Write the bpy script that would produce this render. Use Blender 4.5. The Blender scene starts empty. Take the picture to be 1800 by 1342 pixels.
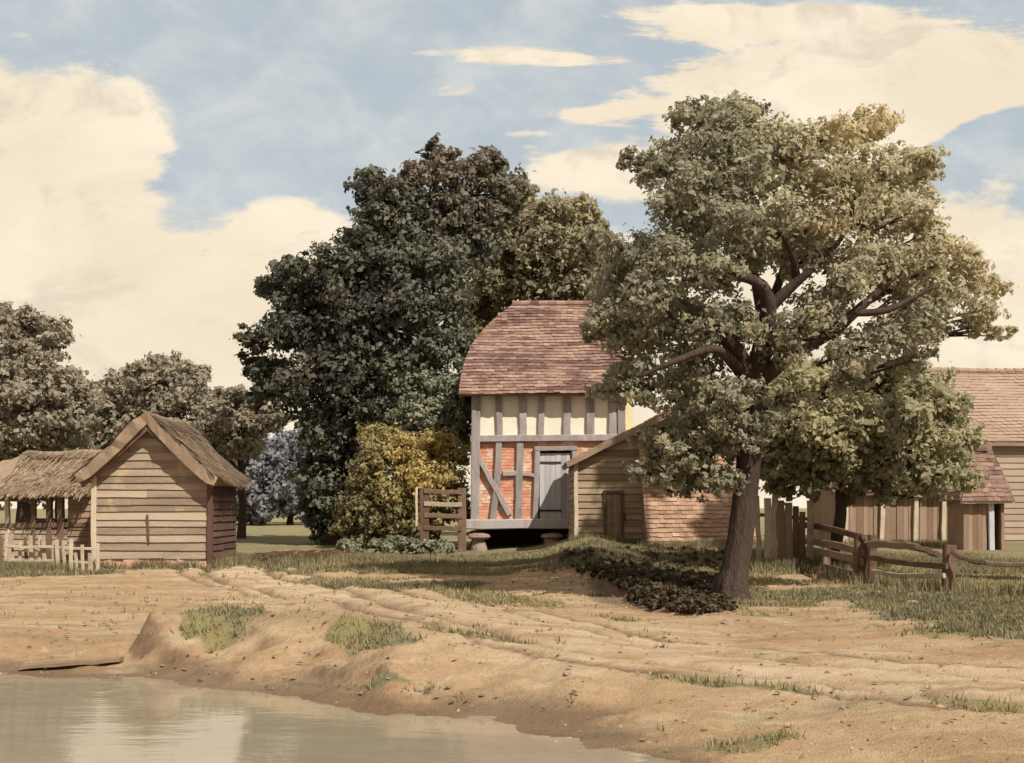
import bpy, math, random
import numpy as np
from mathutils import Vector

random.seed(7)
rng = np.random.default_rng(11)
sc = bpy.context.scene
COL = sc.collection
F, CX, HY, CAMZ = 1930.0, 900.0, 890.0, 1.7

# ------------------------------------------------------------------ helpers
def V(*a): return Vector(a)

def ss(a, b, x):
    t = np.clip((np.asarray(x, float) - a) / (b - a), 0, 1)
    return t * t * (3 - 2 * t)

def at(px, py, d):
    """point at depth d that the picture shows at px,py"""
    return V((px - CX) / F * d, d, CAMZ - (py - HY) / F * d)

def flat(px, py):
    d = CAMZ * F / (py - HY)
    return ((px - CX) / F * d, d)

_perm = np.random.default_rng(3).random((256, 256))
def vnoise(x, y):
    x = np.asarray(x, float); y = np.asarray(y, float)
    xi = np.floor(x).astype(int); yi = np.floor(y).astype(int)
    fx = x - xi; fy = y - yi
    fx = fx * fx * (3 - 2 * fx); fy = fy * fy * (3 - 2 * fy)
    g = lambda a, b: _perm[a % 256, b % 256]
    return (g(xi, yi) * (1 - fx) + g(xi + 1, yi) * fx) * (1 - fy) + (g(xi, yi + 1) * (1 - fx) + g(xi + 1, yi + 1) * fx) * fy
def fbm(x, y, o=4):
    s = 0; a = .5; t = 0
    for i in range(o):
        s = s + a * vnoise(x * 2 ** i + 17.3 * i, y * 2 ** i + 5.1 * i); t += a; a *= .5
    return s / t

class MB:
    """collects verts / faces / per-vertex tint"""
    def __init__(self): self.v = []; self.f = []; self.t = []
    def add(self, verts, faces, tint=.5):
        b = len(self.v)
        self.v += [tuple(p) for p in verts]
        self.f += [tuple(b + i for i in q) for q in faces]
        if isinstance(tint, (int, float)): self.t += [tint] * len(verts)
        else: self.t += list(tint)
    def build(self, name, m, parent=None, smooth=False):
        off = np.array(parent_loc(parent))
        me = bpy.data.meshes.new(name)
        me.from_pydata([tuple(np.array(p) - off) for p in self.v], [], self.f)
        a = me.color_attributes.new('tint', 'FLOAT_COLOR', 'POINT')
        c = np.ones((len(self.v), 4), np.float32); c[:, 0] = self.t; c[:, 1] = self.t; c[:, 2] = self.t
        a.data.foreach_set('color', c.ravel())
        if smooth: me.polygons.foreach_set('use_smooth', [True] * len(me.polygons))
        me.materials.append(m); me.update()
        o = bpy.data.objects.new(name, me); COL.objects.link(o)
        if parent: o.parent = parent
        return o

def parent_loc(p):
    l = V(0, 0, 0)
    while p is not None:
        l = l + p.location; p = p.parent
    return l

def big_mesh(name, verts, faces4, tint, m, parent=None, smooth=False):
    """numpy quads -> object"""
    verts = np.asarray(verts, np.float32) - np.array(parent_loc(parent), np.float32)
    n = len(faces4); k = faces4.shape[1]
    me = bpy.data.meshes.new(name)
    me.vertices.add(len(verts)); me.vertices.foreach_set('co', verts.ravel())
    me.loops.add(n * k); me.loops.foreach_set('vertex_index', faces4.astype(np.int32).ravel())
    me.polygons.add(n)
    me.polygons.foreach_set('loop_start', np.arange(0, n * k, k, dtype=np.int32))
    me.update(calc_edges=True); me.validate()
    a = me.color_attributes.new('tint', 'FLOAT_COLOR', 'POINT')
    c = np.ones((len(verts), 4), np.float32); c[:, :tint.shape[1]] = tint
    a.data.foreach_set('color', c.ravel())
    if smooth: me.polygons.foreach_set('use_smooth', [True] * n)
    me.materials.append(m)
    o = bpy.data.objects.new(name, me); COL.objects.link(o)
    if parent: o.parent = parent
    return o

def tag(o, label=None, cat=None, group=None, kind=None):
    if label: o['label'] = label
    if cat: o['category'] = cat
    if group: o['group'] = group
    if kind: o['kind'] = kind
    return o
def thing(name, loc, label, cat, group=None):
    o = bpy.data.objects.new(name, None); COL.objects.link(o); o.location = loc
    o.empty_display_size = .3
    return tag(o, label, cat, group)

def frame(d, up=V(0, 0, 1)):
    d = d.normalized()
    if abs(d.dot(up)) > .97: up = V(0, 1, 0)
    s = d.cross(up).normalized(); u = s.cross(d).normalized()
    return s, u

def beam(mb, p0, p1, w, t, up=V(0, 0, 1), n=5, jit=.012, tint=None, cham=.18, bow=None):
    """hewn timber: chamfered section, slightly uneven"""
    p0 = Vector(p0); p1 = Vector(p1)
    s, u = frame(p1 - p0, up)
    tint = random.uniform(.25, .75) if tint is None else tint
    sec = []
    for a, b in ((1, 1 - cham), (1 - cham, 1), (-1 + cham, 1), (-1, 1 - cham), (-1, -1 + cham), (-1 + cham, -1), (1 - cham, -1), (1, -1 + cham)):
        sec.append((a * w / 2, b * t / 2))
    vs = []
    for i in range(n + 1):
        k = i / n
        c = p0.lerp(p1, k) + s * random.uniform(-jit, jit) + u * random.uniform(-jit, jit)
        if bow is not None: c = c + bow * math.sin(k * math.pi)
        q = 1 + random.uniform(-jit, jit) * 3
        for a, b in sec: vs.append(c + s * a * q + u * b * q)
    fs = []
    for i in range(n):
        for j in range(8):
            a = i * 8 + j; b = i * 8 + (j + 1) % 8
            fs.append((a, b, b + 8, a + 8))
    fs.append(tuple(reversed(range(8)))); fs.append(tuple(range(n * 8, n * 8 + 8)))
    mb.add(vs, fs, [min(1, max(0, tint + random.uniform(-.06, .06))) for _ in vs])

def prism(mb, pts, th, tint=.5):
    pts = [Vector(p) for p in pts]; th = Vector(th); n = len(pts)
    vs = pts + [p + th for p in pts]
    fs = [tuple(range(n)), tuple(reversed(range(n, 2 * n)))]
    for i in range(n):
        j = (i + 1) % n
        fs.append((i, i + n, j + n, j))
    mb.add(vs, fs, tint)

def tube(mb, path, radii, sides=10, rough=.08, tint=.5, close=True, flute=None):
    path = [Vector(p) for p in path]; n = len(path)
    vs = []; ref = V(.3, -1, .1)
    ph = [random.uniform(-1, 1) for _ in range(sides)]
    for i, p in enumerate(path):
        d = (path[min(i + 1, n - 1)] - path[max(i - 1, 0)]).normalized()
        s = d.cross(ref).normalized(); u = s.cross(d).normalized()
        for j in range(sides):
            a = 2 * math.pi * j / sides
            r = radii[i] * (1 + rough * (ph[j] + random.uniform(-.6, .6)))
            if flute: r *= 1 + flute(p.z) * (.35 + .65 * max(0, math.cos(5 * a + .8) + .35 * math.cos(3 * a)))
            vs.append(p + (s * math.cos(a) + u * math.sin(a)) * r)
    fs = []
    for i in range(n - 1):
        for j in range(sides):
            a = i * sides + j; b = i * sides + (j + 1) % sides
            fs.append((a, a + sides, b + sides, b))
    if close:
        fs.append(tuple(range(sides))); fs.append(tuple(reversed(range((n - 1) * sides, n * sides))))
    mb.add(vs, fs, tint)

def spline(pts, n=6):
    """Catmull-Rom through (point, radius)"""
    P = [(Vector(p), r) for p, r in pts]
    out = []; rad = []
    for i in range(len(P) - 1):
        p0 = P[max(i - 1, 0)]; p1 = P[i]; p2 = P[i + 1]; p3 = P[min(i + 2, len(P) - 1)]
        for k in range(n + (i == len(P) - 2)):
            t = k / n
            q = .5 * ((2 * p1[0]) + (p2[0] - p0[0]) * t + (2 * p0[0] - 5 * p1[0] + 4 * p2[0] - p3[0]) * t * t + (3 * p1[0] - p0[0] - 3 * p2[0] + p3[0]) * t ** 3)
            out.append(q); rad.append(p1[1] * (1 - t) + p2[1] * t)
    return out, rad

# ------------------------------------------------------------------ node sugar
class E:
    def __init__(s, nt, sock): s.nt = nt; s.s = sock
    def _m(s, op, b=None, c=None):
        n = s.nt.nodes.new('ShaderNodeMath'); n.operation = op
        for i, x in enumerate((s, b, c)):
            if x is None: continue
            if isinstance(x, E): s.nt.links.new(x.s, n.inputs[i])
            else: n.inputs[i].default_value = x
        return E(s.nt, n.outputs[0])
    def __add__(s, b): return s._m('ADD', b)
    def __sub__(s, b): return s._m('SUBTRACT', b)
    def __mul__(s, b): return s._m('MULTIPLY', b)
    def __truediv__(s, b): return s._m('DIVIDE', b)
    def mx(s, b): return s._m('MAXIMUM', b)
    def mn(s, b): return s._m('MINIMUM', b)
    def smooth(s, a, b):
        n = s.nt.nodes.new('ShaderNodeMapRange'); n.interpolation_type = 'SMOOTHSTEP'
        s.nt.links.new(s.s, n.inputs[0]); n.inputs[1].default_value = a; n.inputs[2].default_value = b
        return E(s.nt, n.outputs[0])
def mixc(nt, f, a, b, mode='MIX'):
    n = nt.nodes.new('ShaderNodeMix'); n.data_type = 'RGBA'; n.blend_type = mode
    for sock, x in ((n.inputs[0], f), (n.inputs[6], a), (n.inputs[7], b)):
        if isinstance(x, E): nt.links.new(x.s, sock)
        elif isinstance(x, (int, float)): sock.default_value = x
        else: sock.default_value = (*x, 1)
    return E(nt, n.outputs[2])
def noise(nt, vec, scale, detail=6, rough=.6, dist=0):
    n = nt.nodes.new('ShaderNodeTexNoise'); n.inputs['Scale'].default_value = scale
    n.inputs['Detail'].default_value = detail; n.inputs['Roughness'].default_value = rough; n.inputs['Distortion'].default_value = dist
    if vec is not None: nt.links.new(vec.s, n.inputs['Vector'])
    return E(nt, n.outputs[0])
def mapping(nt, vec, scale=(1, 1, 1), rot=(0, 0, 0)):
    n = nt.nodes.new('ShaderNodeMapping'); n.inputs['Scale'].default_value = scale; n.inputs['Rotation'].default_value = rot
    nt.links.new(vec.s, n.inputs['Vector']); return E(nt, n.outputs[0])
def objco(nt):
    return E(nt, nt.nodes.new('ShaderNodeTexCoord').outputs['Object'])
def attr(nt, ch=0, name='tint'):
    a = nt.nodes.new('ShaderNodeAttribute'); a.attribute_name = name
    s = nt.nodes.new('ShaderNodeSeparateColor'); nt.links.new(a.outputs['Color'], s.inputs[0])
    return E(nt, s.outputs[ch])
def newmat(name):
    m = bpy.data.materials.new(name); m.use_nodes = True
    nt = m.node_tree; p = nt.nodes['Principled BSDF']
    return m, nt, p
def bump(nt, p, h, strength=.4, dist=.02):
    b = nt.nodes.new('ShaderNodeBump'); b.inputs['Strength'].default_value = strength; b.inputs['Distance'].default_value = dist
    nt.links.new(h.s, b.inputs['Height']); nt.links.new(b.outputs[0], p.inputs['Normal'])

def mat(name, a, b, c=None, scale=3., stretch=(1, 1, 1), rough=.9, bmp=.4, bdist=.02, tintamt=1., camt=(.55, .7), cscale=.9, fine=28.):
    """a..b by tint + noise, patches of c"""
    m, nt, p = newmat(name)
    co = objco(nt); st = mapping(nt, co, stretch)
    n1 = noise(nt, st, scale); n2 = noise(nt, st, fine, 4)
    k = (attr(nt) - .5) * tintamt + (n1 - .5) * 1.5 + (n2 - .5) * .8 + .5
    colr = mixc(nt, k.mx(0).mn(1), a, b)
    if c is not None:
        n3 = noise(nt, co, cscale, 5, .65)
        colr = mixc(nt, n3.smooth(*camt), colr, c)
    nt.links.new(colr.s, p.inputs['Base Color'])
    p.inputs['Roughness'].default_value = rough
    p.inputs['Specular IOR Level'].default_value = .2
    bump(nt, p, n1 * .5 + n2, bmp, bdist)
    return m

def leafmat(name, dark, light, gold, trans=.25):
    m, nt, p = newmat(name)
    r = attr(nt, 0); g = attr(nt, 1)
    colr = mixc(nt, r, dark, light); colr = mixc(nt, g, colr, gold)
    nt.links.new(colr.s, p.inputs['Base Color'])
    p.inputs['Roughness'].default_value = .7; p.inputs['Specular IOR Level'].default_value = .18
    t = nt.nodes.new('ShaderNodeBsdfTranslucent'); nt.links.new(colr.s, t.inputs['Color'])
    ms = nt.nodes.new('ShaderNodeMixShader'); ms.inputs[0].default_value = trans
    nt.links.new(p.outputs[0], ms.inputs[1]); nt.links.new(t.outputs[0], ms.inputs[2])
    nt.links.new(ms.outputs[0], nt.nodes['Material Output'].inputs['Surface'])
    return m

M = {}
M['plaster'] = mat('lime plaster', (.64, .585, .47), (.80, .755, .65), (.72, .58, .37), scale=1.6, bmp=.35, camt=(.6, .75))
M['brick'] = mat('weathered brick infill', (.52, .215, .135), (.64, .37, .265), (.70, .60, .49), scale=2.2, camt=(.50, .66), cscale=1.5, bmp=.5)
M['timber'] = mat('silvered oak', (.20, .175, .172), (.40, .355, .35), scale=4, stretch=(1, 1, .3), bmp=.7)
M['tile'] = mat('old clay tile', (.115, .064, .056), (.32, .21, .17), (.31, .17, .07), scale=1.4, camt=(.60, .74), cscale=.75, tintamt=1.1)
M['pinktile'] = mat('pale clay tile', (.21, .125, .088), (.43, .285, .20), (.48, .34, .22), scale=2, camt=(.62, .75), tintamt=.9)
M['barntile'] = mat('faded barn tile', (.27, .182, .14), (.37, .272, .21), (.32, .255, .21), scale=.8, camt=(.52, .7), cscale=.35, tintamt=.6)
M['boards'] = mat('sun bleached weatherboard', (.215, .162, .122), (.42, .34, .26), (.47, .355, .21), scale=2, stretch=(.25, .25, 2), camt=(.54, .68), cscale=.8, bmp=.9, tintamt=1.5)
M['redboards'] = mat('dark red brown board', (.07, .04, .032), (.145, .085, .066), scale=3, stretch=(1, 1, .3), bmp=.6)  # red brown boards coloured darker than the other board materials
M['tanboards'] = mat('tan shed board', (.20, .14, .095), (.39, .295, .205), (.43, .29, .20), scale=2, stretch=(.25, .25, 2), camt=(.55, .7), bmp=.7)
M['brownboards'] = mat('brown barn board', (.21, .14, .10), (.34, .24, .175), scale=2.5, stretch=(1, 1, .3), bmp=.5)
M['barnwall'] = mat('buff barn wall', (.30, .225, .175), (.40, .31, .245), scale=.9, bmp=.4)
M['thatch'] = mat('weathered thatch', (.22, .155, .11), (.40, .30, .21), (.50, .40, .21), scale=2.2, stretch=(1, 1, .6), camt=(.58, .72), cscale=.7, bmp=.9, bdist=.05, fine=50)
M['darkwood'] = mat('dark fence oak', (.10, .062, .042), (.215, .14, .10), scale=5, bmp=.8)
M['palewood'] = mat('pale cleft oak', (.33, .265, .195), (.54, .46, .355), scale=5, bmp=.7)
M['bark'] = mat('tree bark', (.030, .020, .017), (.105, .07, .057), (.17, .14, .12), scale=3, stretch=(1, 1, .22), camt=(.6, .72), bmp=1, bdist=.05)
M['stone'] = mat('rough stone', (.20, .14, .115), (.36, .27, .22), scale=5, bmp=.8)
M['chimney'] = mat('cream limewash', (.62, .50, .28), (.76, .66, .45), scale=2)
M['doorgrey'] = mat('grey painted plank', (.34, .33, .36), (.50, .485, .51), scale=3, stretch=(1, 1, .25), bmp=.5)
M['iron'] = mat('rusty iron', (.03, .022, .018), (.07, .045, .03))
M['brush'] = mat('dead brushwood', (.07, .035, .025), (.17, .09, .06), scale=6)

# ------------------------------------------------------------------ ground
SHORE = np.array([(-60, 15.), (-12, 13.2), (-5.8, 12.5), (-3.8, 12.25), (-2.5, 11.5), (-1.04, 10.1), (.5, 9.2), (1.25, 8.1), (2.2, 6), (3, 2), (3.2, -30)])
def shore_d(x, y):
    x = np.asarray(x, float); y = np.asarray(y, float)
    best = np.full(x.shape, 1e9)
    for (x0, y0), (x1, y1) in zip(SHORE[:-1], SHORE[1:]):
        dx, dy = x1 - x0, y1 - y0
        t = np.clip(((x - x0) * dx + (y - y0) * dy) / (dx * dx + dy * dy), 0, 1)
        best = np.minimum(best, np.hypot(x - x0 - t * dx, y - y0 - t * dy))
    ys = np.interp(x, SHORE[:, 0], SHORE[:, 1], right=-1e3)
    return np.where(y > ys, best, -best) + (fbm(x * .9, y * .9) - .5) * 1.2 + (fbm(x * 3.4, y * 3.4 + 9) - .5) * .5

TRACK = [(-30, 36.), (-12., 33.5), (-8.2, 30.5), (-6.4, 27.), (-4.45, 22.6), (-2.36, 18.2), (-.77, 14.9), (.9, 12.9), (2.6, 11.6), (4.9, 10.4), (9, 8.6), (18, 6)]
_t, _ = spline([((a, b, 0), 0) for a, b in TRACK], 8)
TRK = np.array([(p.x, p.y) for p in _t])
def track_d(x, y):
    x = np.asarray(x, float); y = np.asarray(y, float)
    best = np.full(x.shape, 1e9); sg = np.zeros(x.shape)
    for (x0, y0), (x1, y1) in zip(TRK[:-1], TRK[1:]):
        dx, dy = x1 - x0, y1 - y0
        t = np.clip(((x - x0) * dx + (y - y0) * dy) / (dx * dx + dy * dy), 0, 1)
        d = np.hypot(x - x0 - t * dx, y - y0 - t * dy)
        s = np.sign(dx * (y - y0) - dy * (x - x0))
        m = d < best
        best = np.where(m, d, best); sg = np.where(m, s, sg)
    return best * sg          # + = left of travel (far side)

YB = np.array([(-30, 31), (-9, 29.5), (-5, 26.3), (-1.1, 28.0), (1.6, 25.5), (1.95, 21), (2.4, 17.2), (3.0, 15.9), (3.75, 15.9), (4.7, 14.9), (6, 12.7), (9, 9.5), (14, 5), (16, -20)])
HK = np.array([(-30, .02), (-6, .05), (-1, .02), (.5, .12), (1.4, .26), (2.5, .24), (3.5, .07), (4.5, .03), (7, .10), (20, .10), (40, .1)])
def knoll(x, y):
    e = y - np.interp(x, YB[:, 0], YB[:, 1]) + (fbm(x * .8 + 9, y * .8) - .5) * 1.1
    return e
def H(x, y):
    x = np.asarray(x, float); y = np.asarray(y, float)
    s = shore_d(x, y)
    h = np.where(s > 0, -.25 + .25 * ss(0, 2.4, s), -.25 - .5 * ss(0, 2.5, -s))
    wob = (fbm(x * 1.3 + 3, y * 1.3) - .5)
    h += .40 * ss(-4.5, -4.18, x + wob * .7 + .10 * (y - 13)) * (1 - ss(-2.2, 3.2, x)) * ss(.05, 1.9, s + wob * .5) * (1 - ss(15.2, 18.6, y + wob))
    e = knoll(x, y)
    h += np.interp(x, HK[:, 0], HK[:, 1]) * ss(-.3, 1.3 , e)
    h += .32 * ss(25, 33, y) * ss(.9, 2.6, x) * (1 - ss(7.5, 13, x)) * (1 - ss(40, 48, y))
    # hump of bare earth in front of the knoll
    h += .16 * np.exp(-((x - .9) / 1.7) ** 2 - ((y - 22.6) / 2.2) ** 2)
    td = track_d(x, y)
    near = 1 - ss(30, 38, y)
    for o, w, dp in ((-.75, .16, .12), (.75, .17, .125), (-1.35, .12, .045), (1.5, .13, .05)):
        h -= dp * np.exp(-((td - o + (fbm(x * .5, y * .5 + 40) - .5) * .8) / w) ** 2) * near
    h += (fbm(x * .35, y * .35) - .5) * .10 * ss(0, 3, s) + (fbm(x * 2.2, y * 2.2) - .5) * .05 * ss(-.3, .6, s)
    h += ((fbm(x * 6, y * 6, 4) - .5) * .05 + np.maximum(0, fbm(x * 3.1 + 60, y * 3.1, 4) - .55) * .07) * (y < 32) * ss(-.2, .6, s)
    # distant land rolls gently
    h += ss(60, 260, y) * (fbm(x * .012, y * .012) - .5) * 4
    return h
def hz(x, y): return float(H(np.array([x]), np.array([y]))[0])
def on(px, py):
    """ground point seen at px,py"""
    d = np.arange(6.5, 60, .05)
    x = (px - CX) / F * d; h = H(x, d)
    i = np.argmax(CAMZ - (py - HY) / F * d <= h)
    return V(x[i], d[i], h[i])
def gpt(px, d):
    x = (px - CX) / F * d
    return V(x, d, hz(x, d))

# grass cover: capsules laid out on the land
GR = []
def gcap(a, b, w, k=1., z=0.):
    fl = lambda px, py: ((px - CX) / F * (CAMZ - z) * F / (py - HY), (CAMZ - z) * F / (py - HY))
    GR.append((*fl(*a), *fl(*b), w, k))
gcap((560, 1020), (820, 1003), 1.1, 1.); gcap((820, 1004), (1050, 997), 1.5, 1.); gcap((520, 1024), (800, 1034), .8, .8); gcap((780, 1040), (930, 1065), .5, .95); gcap((930, 1068), (1080, 1098), .35, .95)
gcap((375, 1075), (560, 1082), .42, 1., .38); gcap((560, 1085), (720, 1112), .3, .9, .34)
gcap((480, 1135), (760, 1150), .18, .9, .25); gcap((760, 1152), (1100, 1170), .16, .8)
gcap((1150, 1200), (1400, 1215), .12, .75); gcap((1260, 1275), (1370, 1268), .10, .7); gcap((1560, 1190), (1790, 1250), .45, .55)
gcap((10, 1012), (190, 1006), .7, 1.); gcap((190, 1003), (350, 998), .5, .8)
def grass(x, y):
    x = np.asarray(x, float); y = np.asarray(y, float)
    n = fbm(x * 1.1 + 31, y * 1.1) - .5
    n2 = fbm(x * .28 + 3, y * .45 + 8) - .5
    g = np.zeros(x.shape)
    e = knoll(x, y)
    g = np.maximum(g, ss(.25, .9, e + n * 1.6) * (.55 + .45 * ss(1.2, 2.2, x)) )
    for x0, y0, x1, y1, w, k in GR:
        dx, dy = x1 - x0, y1 - y0
        t = np.clip(((x - x0) * dx + (y - y0) * dy) / (dx * dx + dy * dy), 0, 1)
        d = np.hypot(x - x0 - t * dx, (y - y0 - t * dy) * .8)
        g = np.maximum(g, k * (1 - ss(.55, 1.15, (d + n * 1.2 * w ** .5 * .8) / w)))
    g = np.maximum(g, ss(31, 34, y + n * 3))
    td = np.abs(track_d(x, y))
    g *= ss(.4, 1.3, td + n * .9) * .75 + .25 * (td > .3)
    g *= ss(.2, .8, shore_d(x, y))
    g *= 1 - .95 * (1 - ss(.75, 1.05, np.hypot((x - 2.55) / 1.35, (y - 21.8) / 5.6) + n * .5))
    # worn gaps
    g *= 1 - .75 * ss(.05, .2, n2 + .4 * n) * (y < 30)
    return np.clip(g, 0, 1)

xs = [-16 + .11 * i for i in range(int(32 / .11) + 1)]
st = .11; a = xs[-1]; ext = []
while a < 400: st *= 1.14; a += st; ext.append(a)
xs = np.array([-e for e in reversed(ext)] + xs + ext)
ys = list(np.arange(-14, 6.4, .5)); y = ys[-1]; 
while y < 430:
    y += .075 if y < 14 else .12 if y < 30 else .25 if y < 48 else max(.3, (y - 46) * .07)
    ys.append(y)
ys = np.array(ys)
GX, GY = np.meshgrid(xs, ys)
GZ = H(GX, GY); GG = grass(GX, GY); GS = shore_d(GX, GY); GT = track_d(GX, GY)
nx, ny = len(xs), len(ys)
verts = np.stack([GX.ravel(), GY.ravel(), GZ.ravel()], 1)
rut = np.zeros(GX.shape)
for o, w in ((-.75, .12), (.75, .13), (-1.35, .08), (1.5, .09)):
    rut += np.exp(-((GT - o + (fbm(GX * .5, GY * .5 + 40) - .5) * .8) / w) ** 2)
rut *= 1 - ss(30, 38, GY)
tintg = np.stack([GG.ravel(), np.clip(rut, 0, 1).ravel(), np.maximum(1 - ss(-.1, 1.3, GS + (fbm(GX * .8 + 77, GY * .8) - .5) * 1.4), .95 * (1 - ss(.7, 1.05, np.hypot((GX - 2.55) / 1.35, (GY - 21.8) / 5.6) + (fbm(GX * 1.1 + 31, GY * 1.1) - .5) * .5))).ravel(), (np.exp(-(GT / 1.7) ** 4) * (1 - ss(31, 38, GY))).ravel()], 1)  # third channel: wet shore, plus the tree's shadow painted as a dark ellipse
idx = np.arange(nx * ny).reshape(ny, nx)
quads = np.stack([idx[:-1, :-1], idx[:-1, 1:], idx[1:, 1:], idx[1:, :-1]], -1).reshape(-1, 4)
qx = (GX[:-1, :-1] + GX[1:, 1:]).ravel() / 2; qy = (GY[:-1, :-1] + GY[1:, 1:]).ravel() / 2

m, nt, p = newmat('earth and turf')
co = E(nt, nt.nodes.new('ShaderNodeNewGeometry').outputs['Position'])
n1 = noise(nt, mapping(nt, co, (.55, 1.3, 1)), .8, 7, .62, .4); n2 = noise(nt, co, 9, 6, .7); n3 = noise(nt, mapping(nt, co, (.35, 1.2, 1), (0, 0, -.35)), 1.7, 5, .6, .8)
n4 = noise(nt, co, 60, 3, .6); n5 = noise(nt, co, .5, 4, .6)
sand = mixc(nt, n1.smooth(.36, .64), (.39, .258, .152), (.505, .365, .235))
sand = mixc(nt, n3.smooth(.55, .66) * .75, sand, (.55, .44, .30))
sand = mixc(nt, n5.smooth(.54, .68) * .6, sand, (.32, .185, .11))
n7 = noise(nt, mapping(nt, co, (.3, .9, 1), (0, 0, .25)), 1.1, 6, .65, 1.2)
sand = mixc(nt, n7.smooth(.52, .64) * .6, sand, (.255, .215, .135))
sand = mixc(nt, (n2 - .5).mx(0) * 1.7, sand, (.17, .11, .07))
sand = mixc(nt, n4.smooth(.60, .72) * .3, sand, (.46, .37, .26))
turf = mixc(nt, n2.smooth(.35, .65), (.165, .15, .09), (.27, .245, .15))
turf = mixc(nt, n5.smooth(.46, .62) * .7, turf, (.31, .255, .11))
turf = mixc(nt, n4.smooth(.5, .7) * .4, turf, (.13, .10, .06))
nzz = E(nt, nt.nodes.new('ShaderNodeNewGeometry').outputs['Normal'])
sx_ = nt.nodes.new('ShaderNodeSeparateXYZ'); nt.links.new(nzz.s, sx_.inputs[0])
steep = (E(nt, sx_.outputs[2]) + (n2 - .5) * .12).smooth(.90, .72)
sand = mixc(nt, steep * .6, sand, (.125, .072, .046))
g = (attr(nt, 0) + (n2 - .5) * .5 + (n4 - .5) * .3).smooth(.3, .62)
pa = nt.nodes.new('ShaderNodeAttribute'); pa.attribute_name = 'tint'
sand = mixc(nt, E(nt, pa.outputs['Alpha']) * n3.smooth(.35, .6) * .75, sand, (.60, .475, .34))
sand = mixc(nt, attr(nt, 1) * n2.smooth(.1, .4) * .95, sand, (.17, .105, .07))
colr = mixc(nt, g, sand, turf)
colr = mixc(nt, (attr(nt, 2) + (n2 - .5) * .4).smooth(.35, .95) * .7, colr, (.13, .088, .06))  # dark tone for both the wet shore and the painted tree shadow
nt.links.new(colr.s, p.inputs['Base Color']); p.inputs['Roughness'].default_value = .95; p.inputs['Specular IOR Level'].default_value = .12
n6 = noise(nt, co, 140, 3, .7)
bump(nt, p, n2 * 1.0 + n4 * .5 + n6 * .25 + n1, 1., .05)
M['ground'] = m
intr = (np.abs(track_d(qx, qy)) < 2.0) & (qy < 40)
inmead = (qy > 33.5) & ~intr
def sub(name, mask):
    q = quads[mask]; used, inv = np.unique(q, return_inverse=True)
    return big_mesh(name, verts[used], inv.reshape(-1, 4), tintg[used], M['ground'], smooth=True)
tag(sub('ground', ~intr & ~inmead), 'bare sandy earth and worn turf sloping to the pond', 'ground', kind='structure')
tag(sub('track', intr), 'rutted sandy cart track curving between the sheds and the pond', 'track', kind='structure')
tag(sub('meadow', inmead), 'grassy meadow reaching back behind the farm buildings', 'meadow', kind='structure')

# pond
m, nt, p = newmat('pond water')
co = E(nt, nt.nodes.new('ShaderNodeNewGeometry').outputs['Position'])
w1 = noise(nt, mapping(nt, co, (.5, 1.6, 1)), 2.2, 3, .5); w2 = noise(nt, mapping(nt, co, (.5, 1.4, 1)), 9, 3, .5)
nt.links.new(mixc(nt, w1, (.20, .17, .125), (.30, .26, .195)).s, p.inputs['Base Color'])
p.inputs['Roughness'].default_value = .05; p.inputs['IOR'].default_value = 1.5
bump(nt, p, w1 + w2 * .3, .07, .05)
M['water'] = m
mb = MB(); mb.add([(-90, -14, -.25), (14, -14, -.25), (14, 16, -.25), (-90, 16, -.25)], [(0, 1, 2, 3)])
tag(mb.build('pond_water', m), 'still shallow pond with muddy edge reflecting the sky', 'pond', kind='structure')

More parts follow.
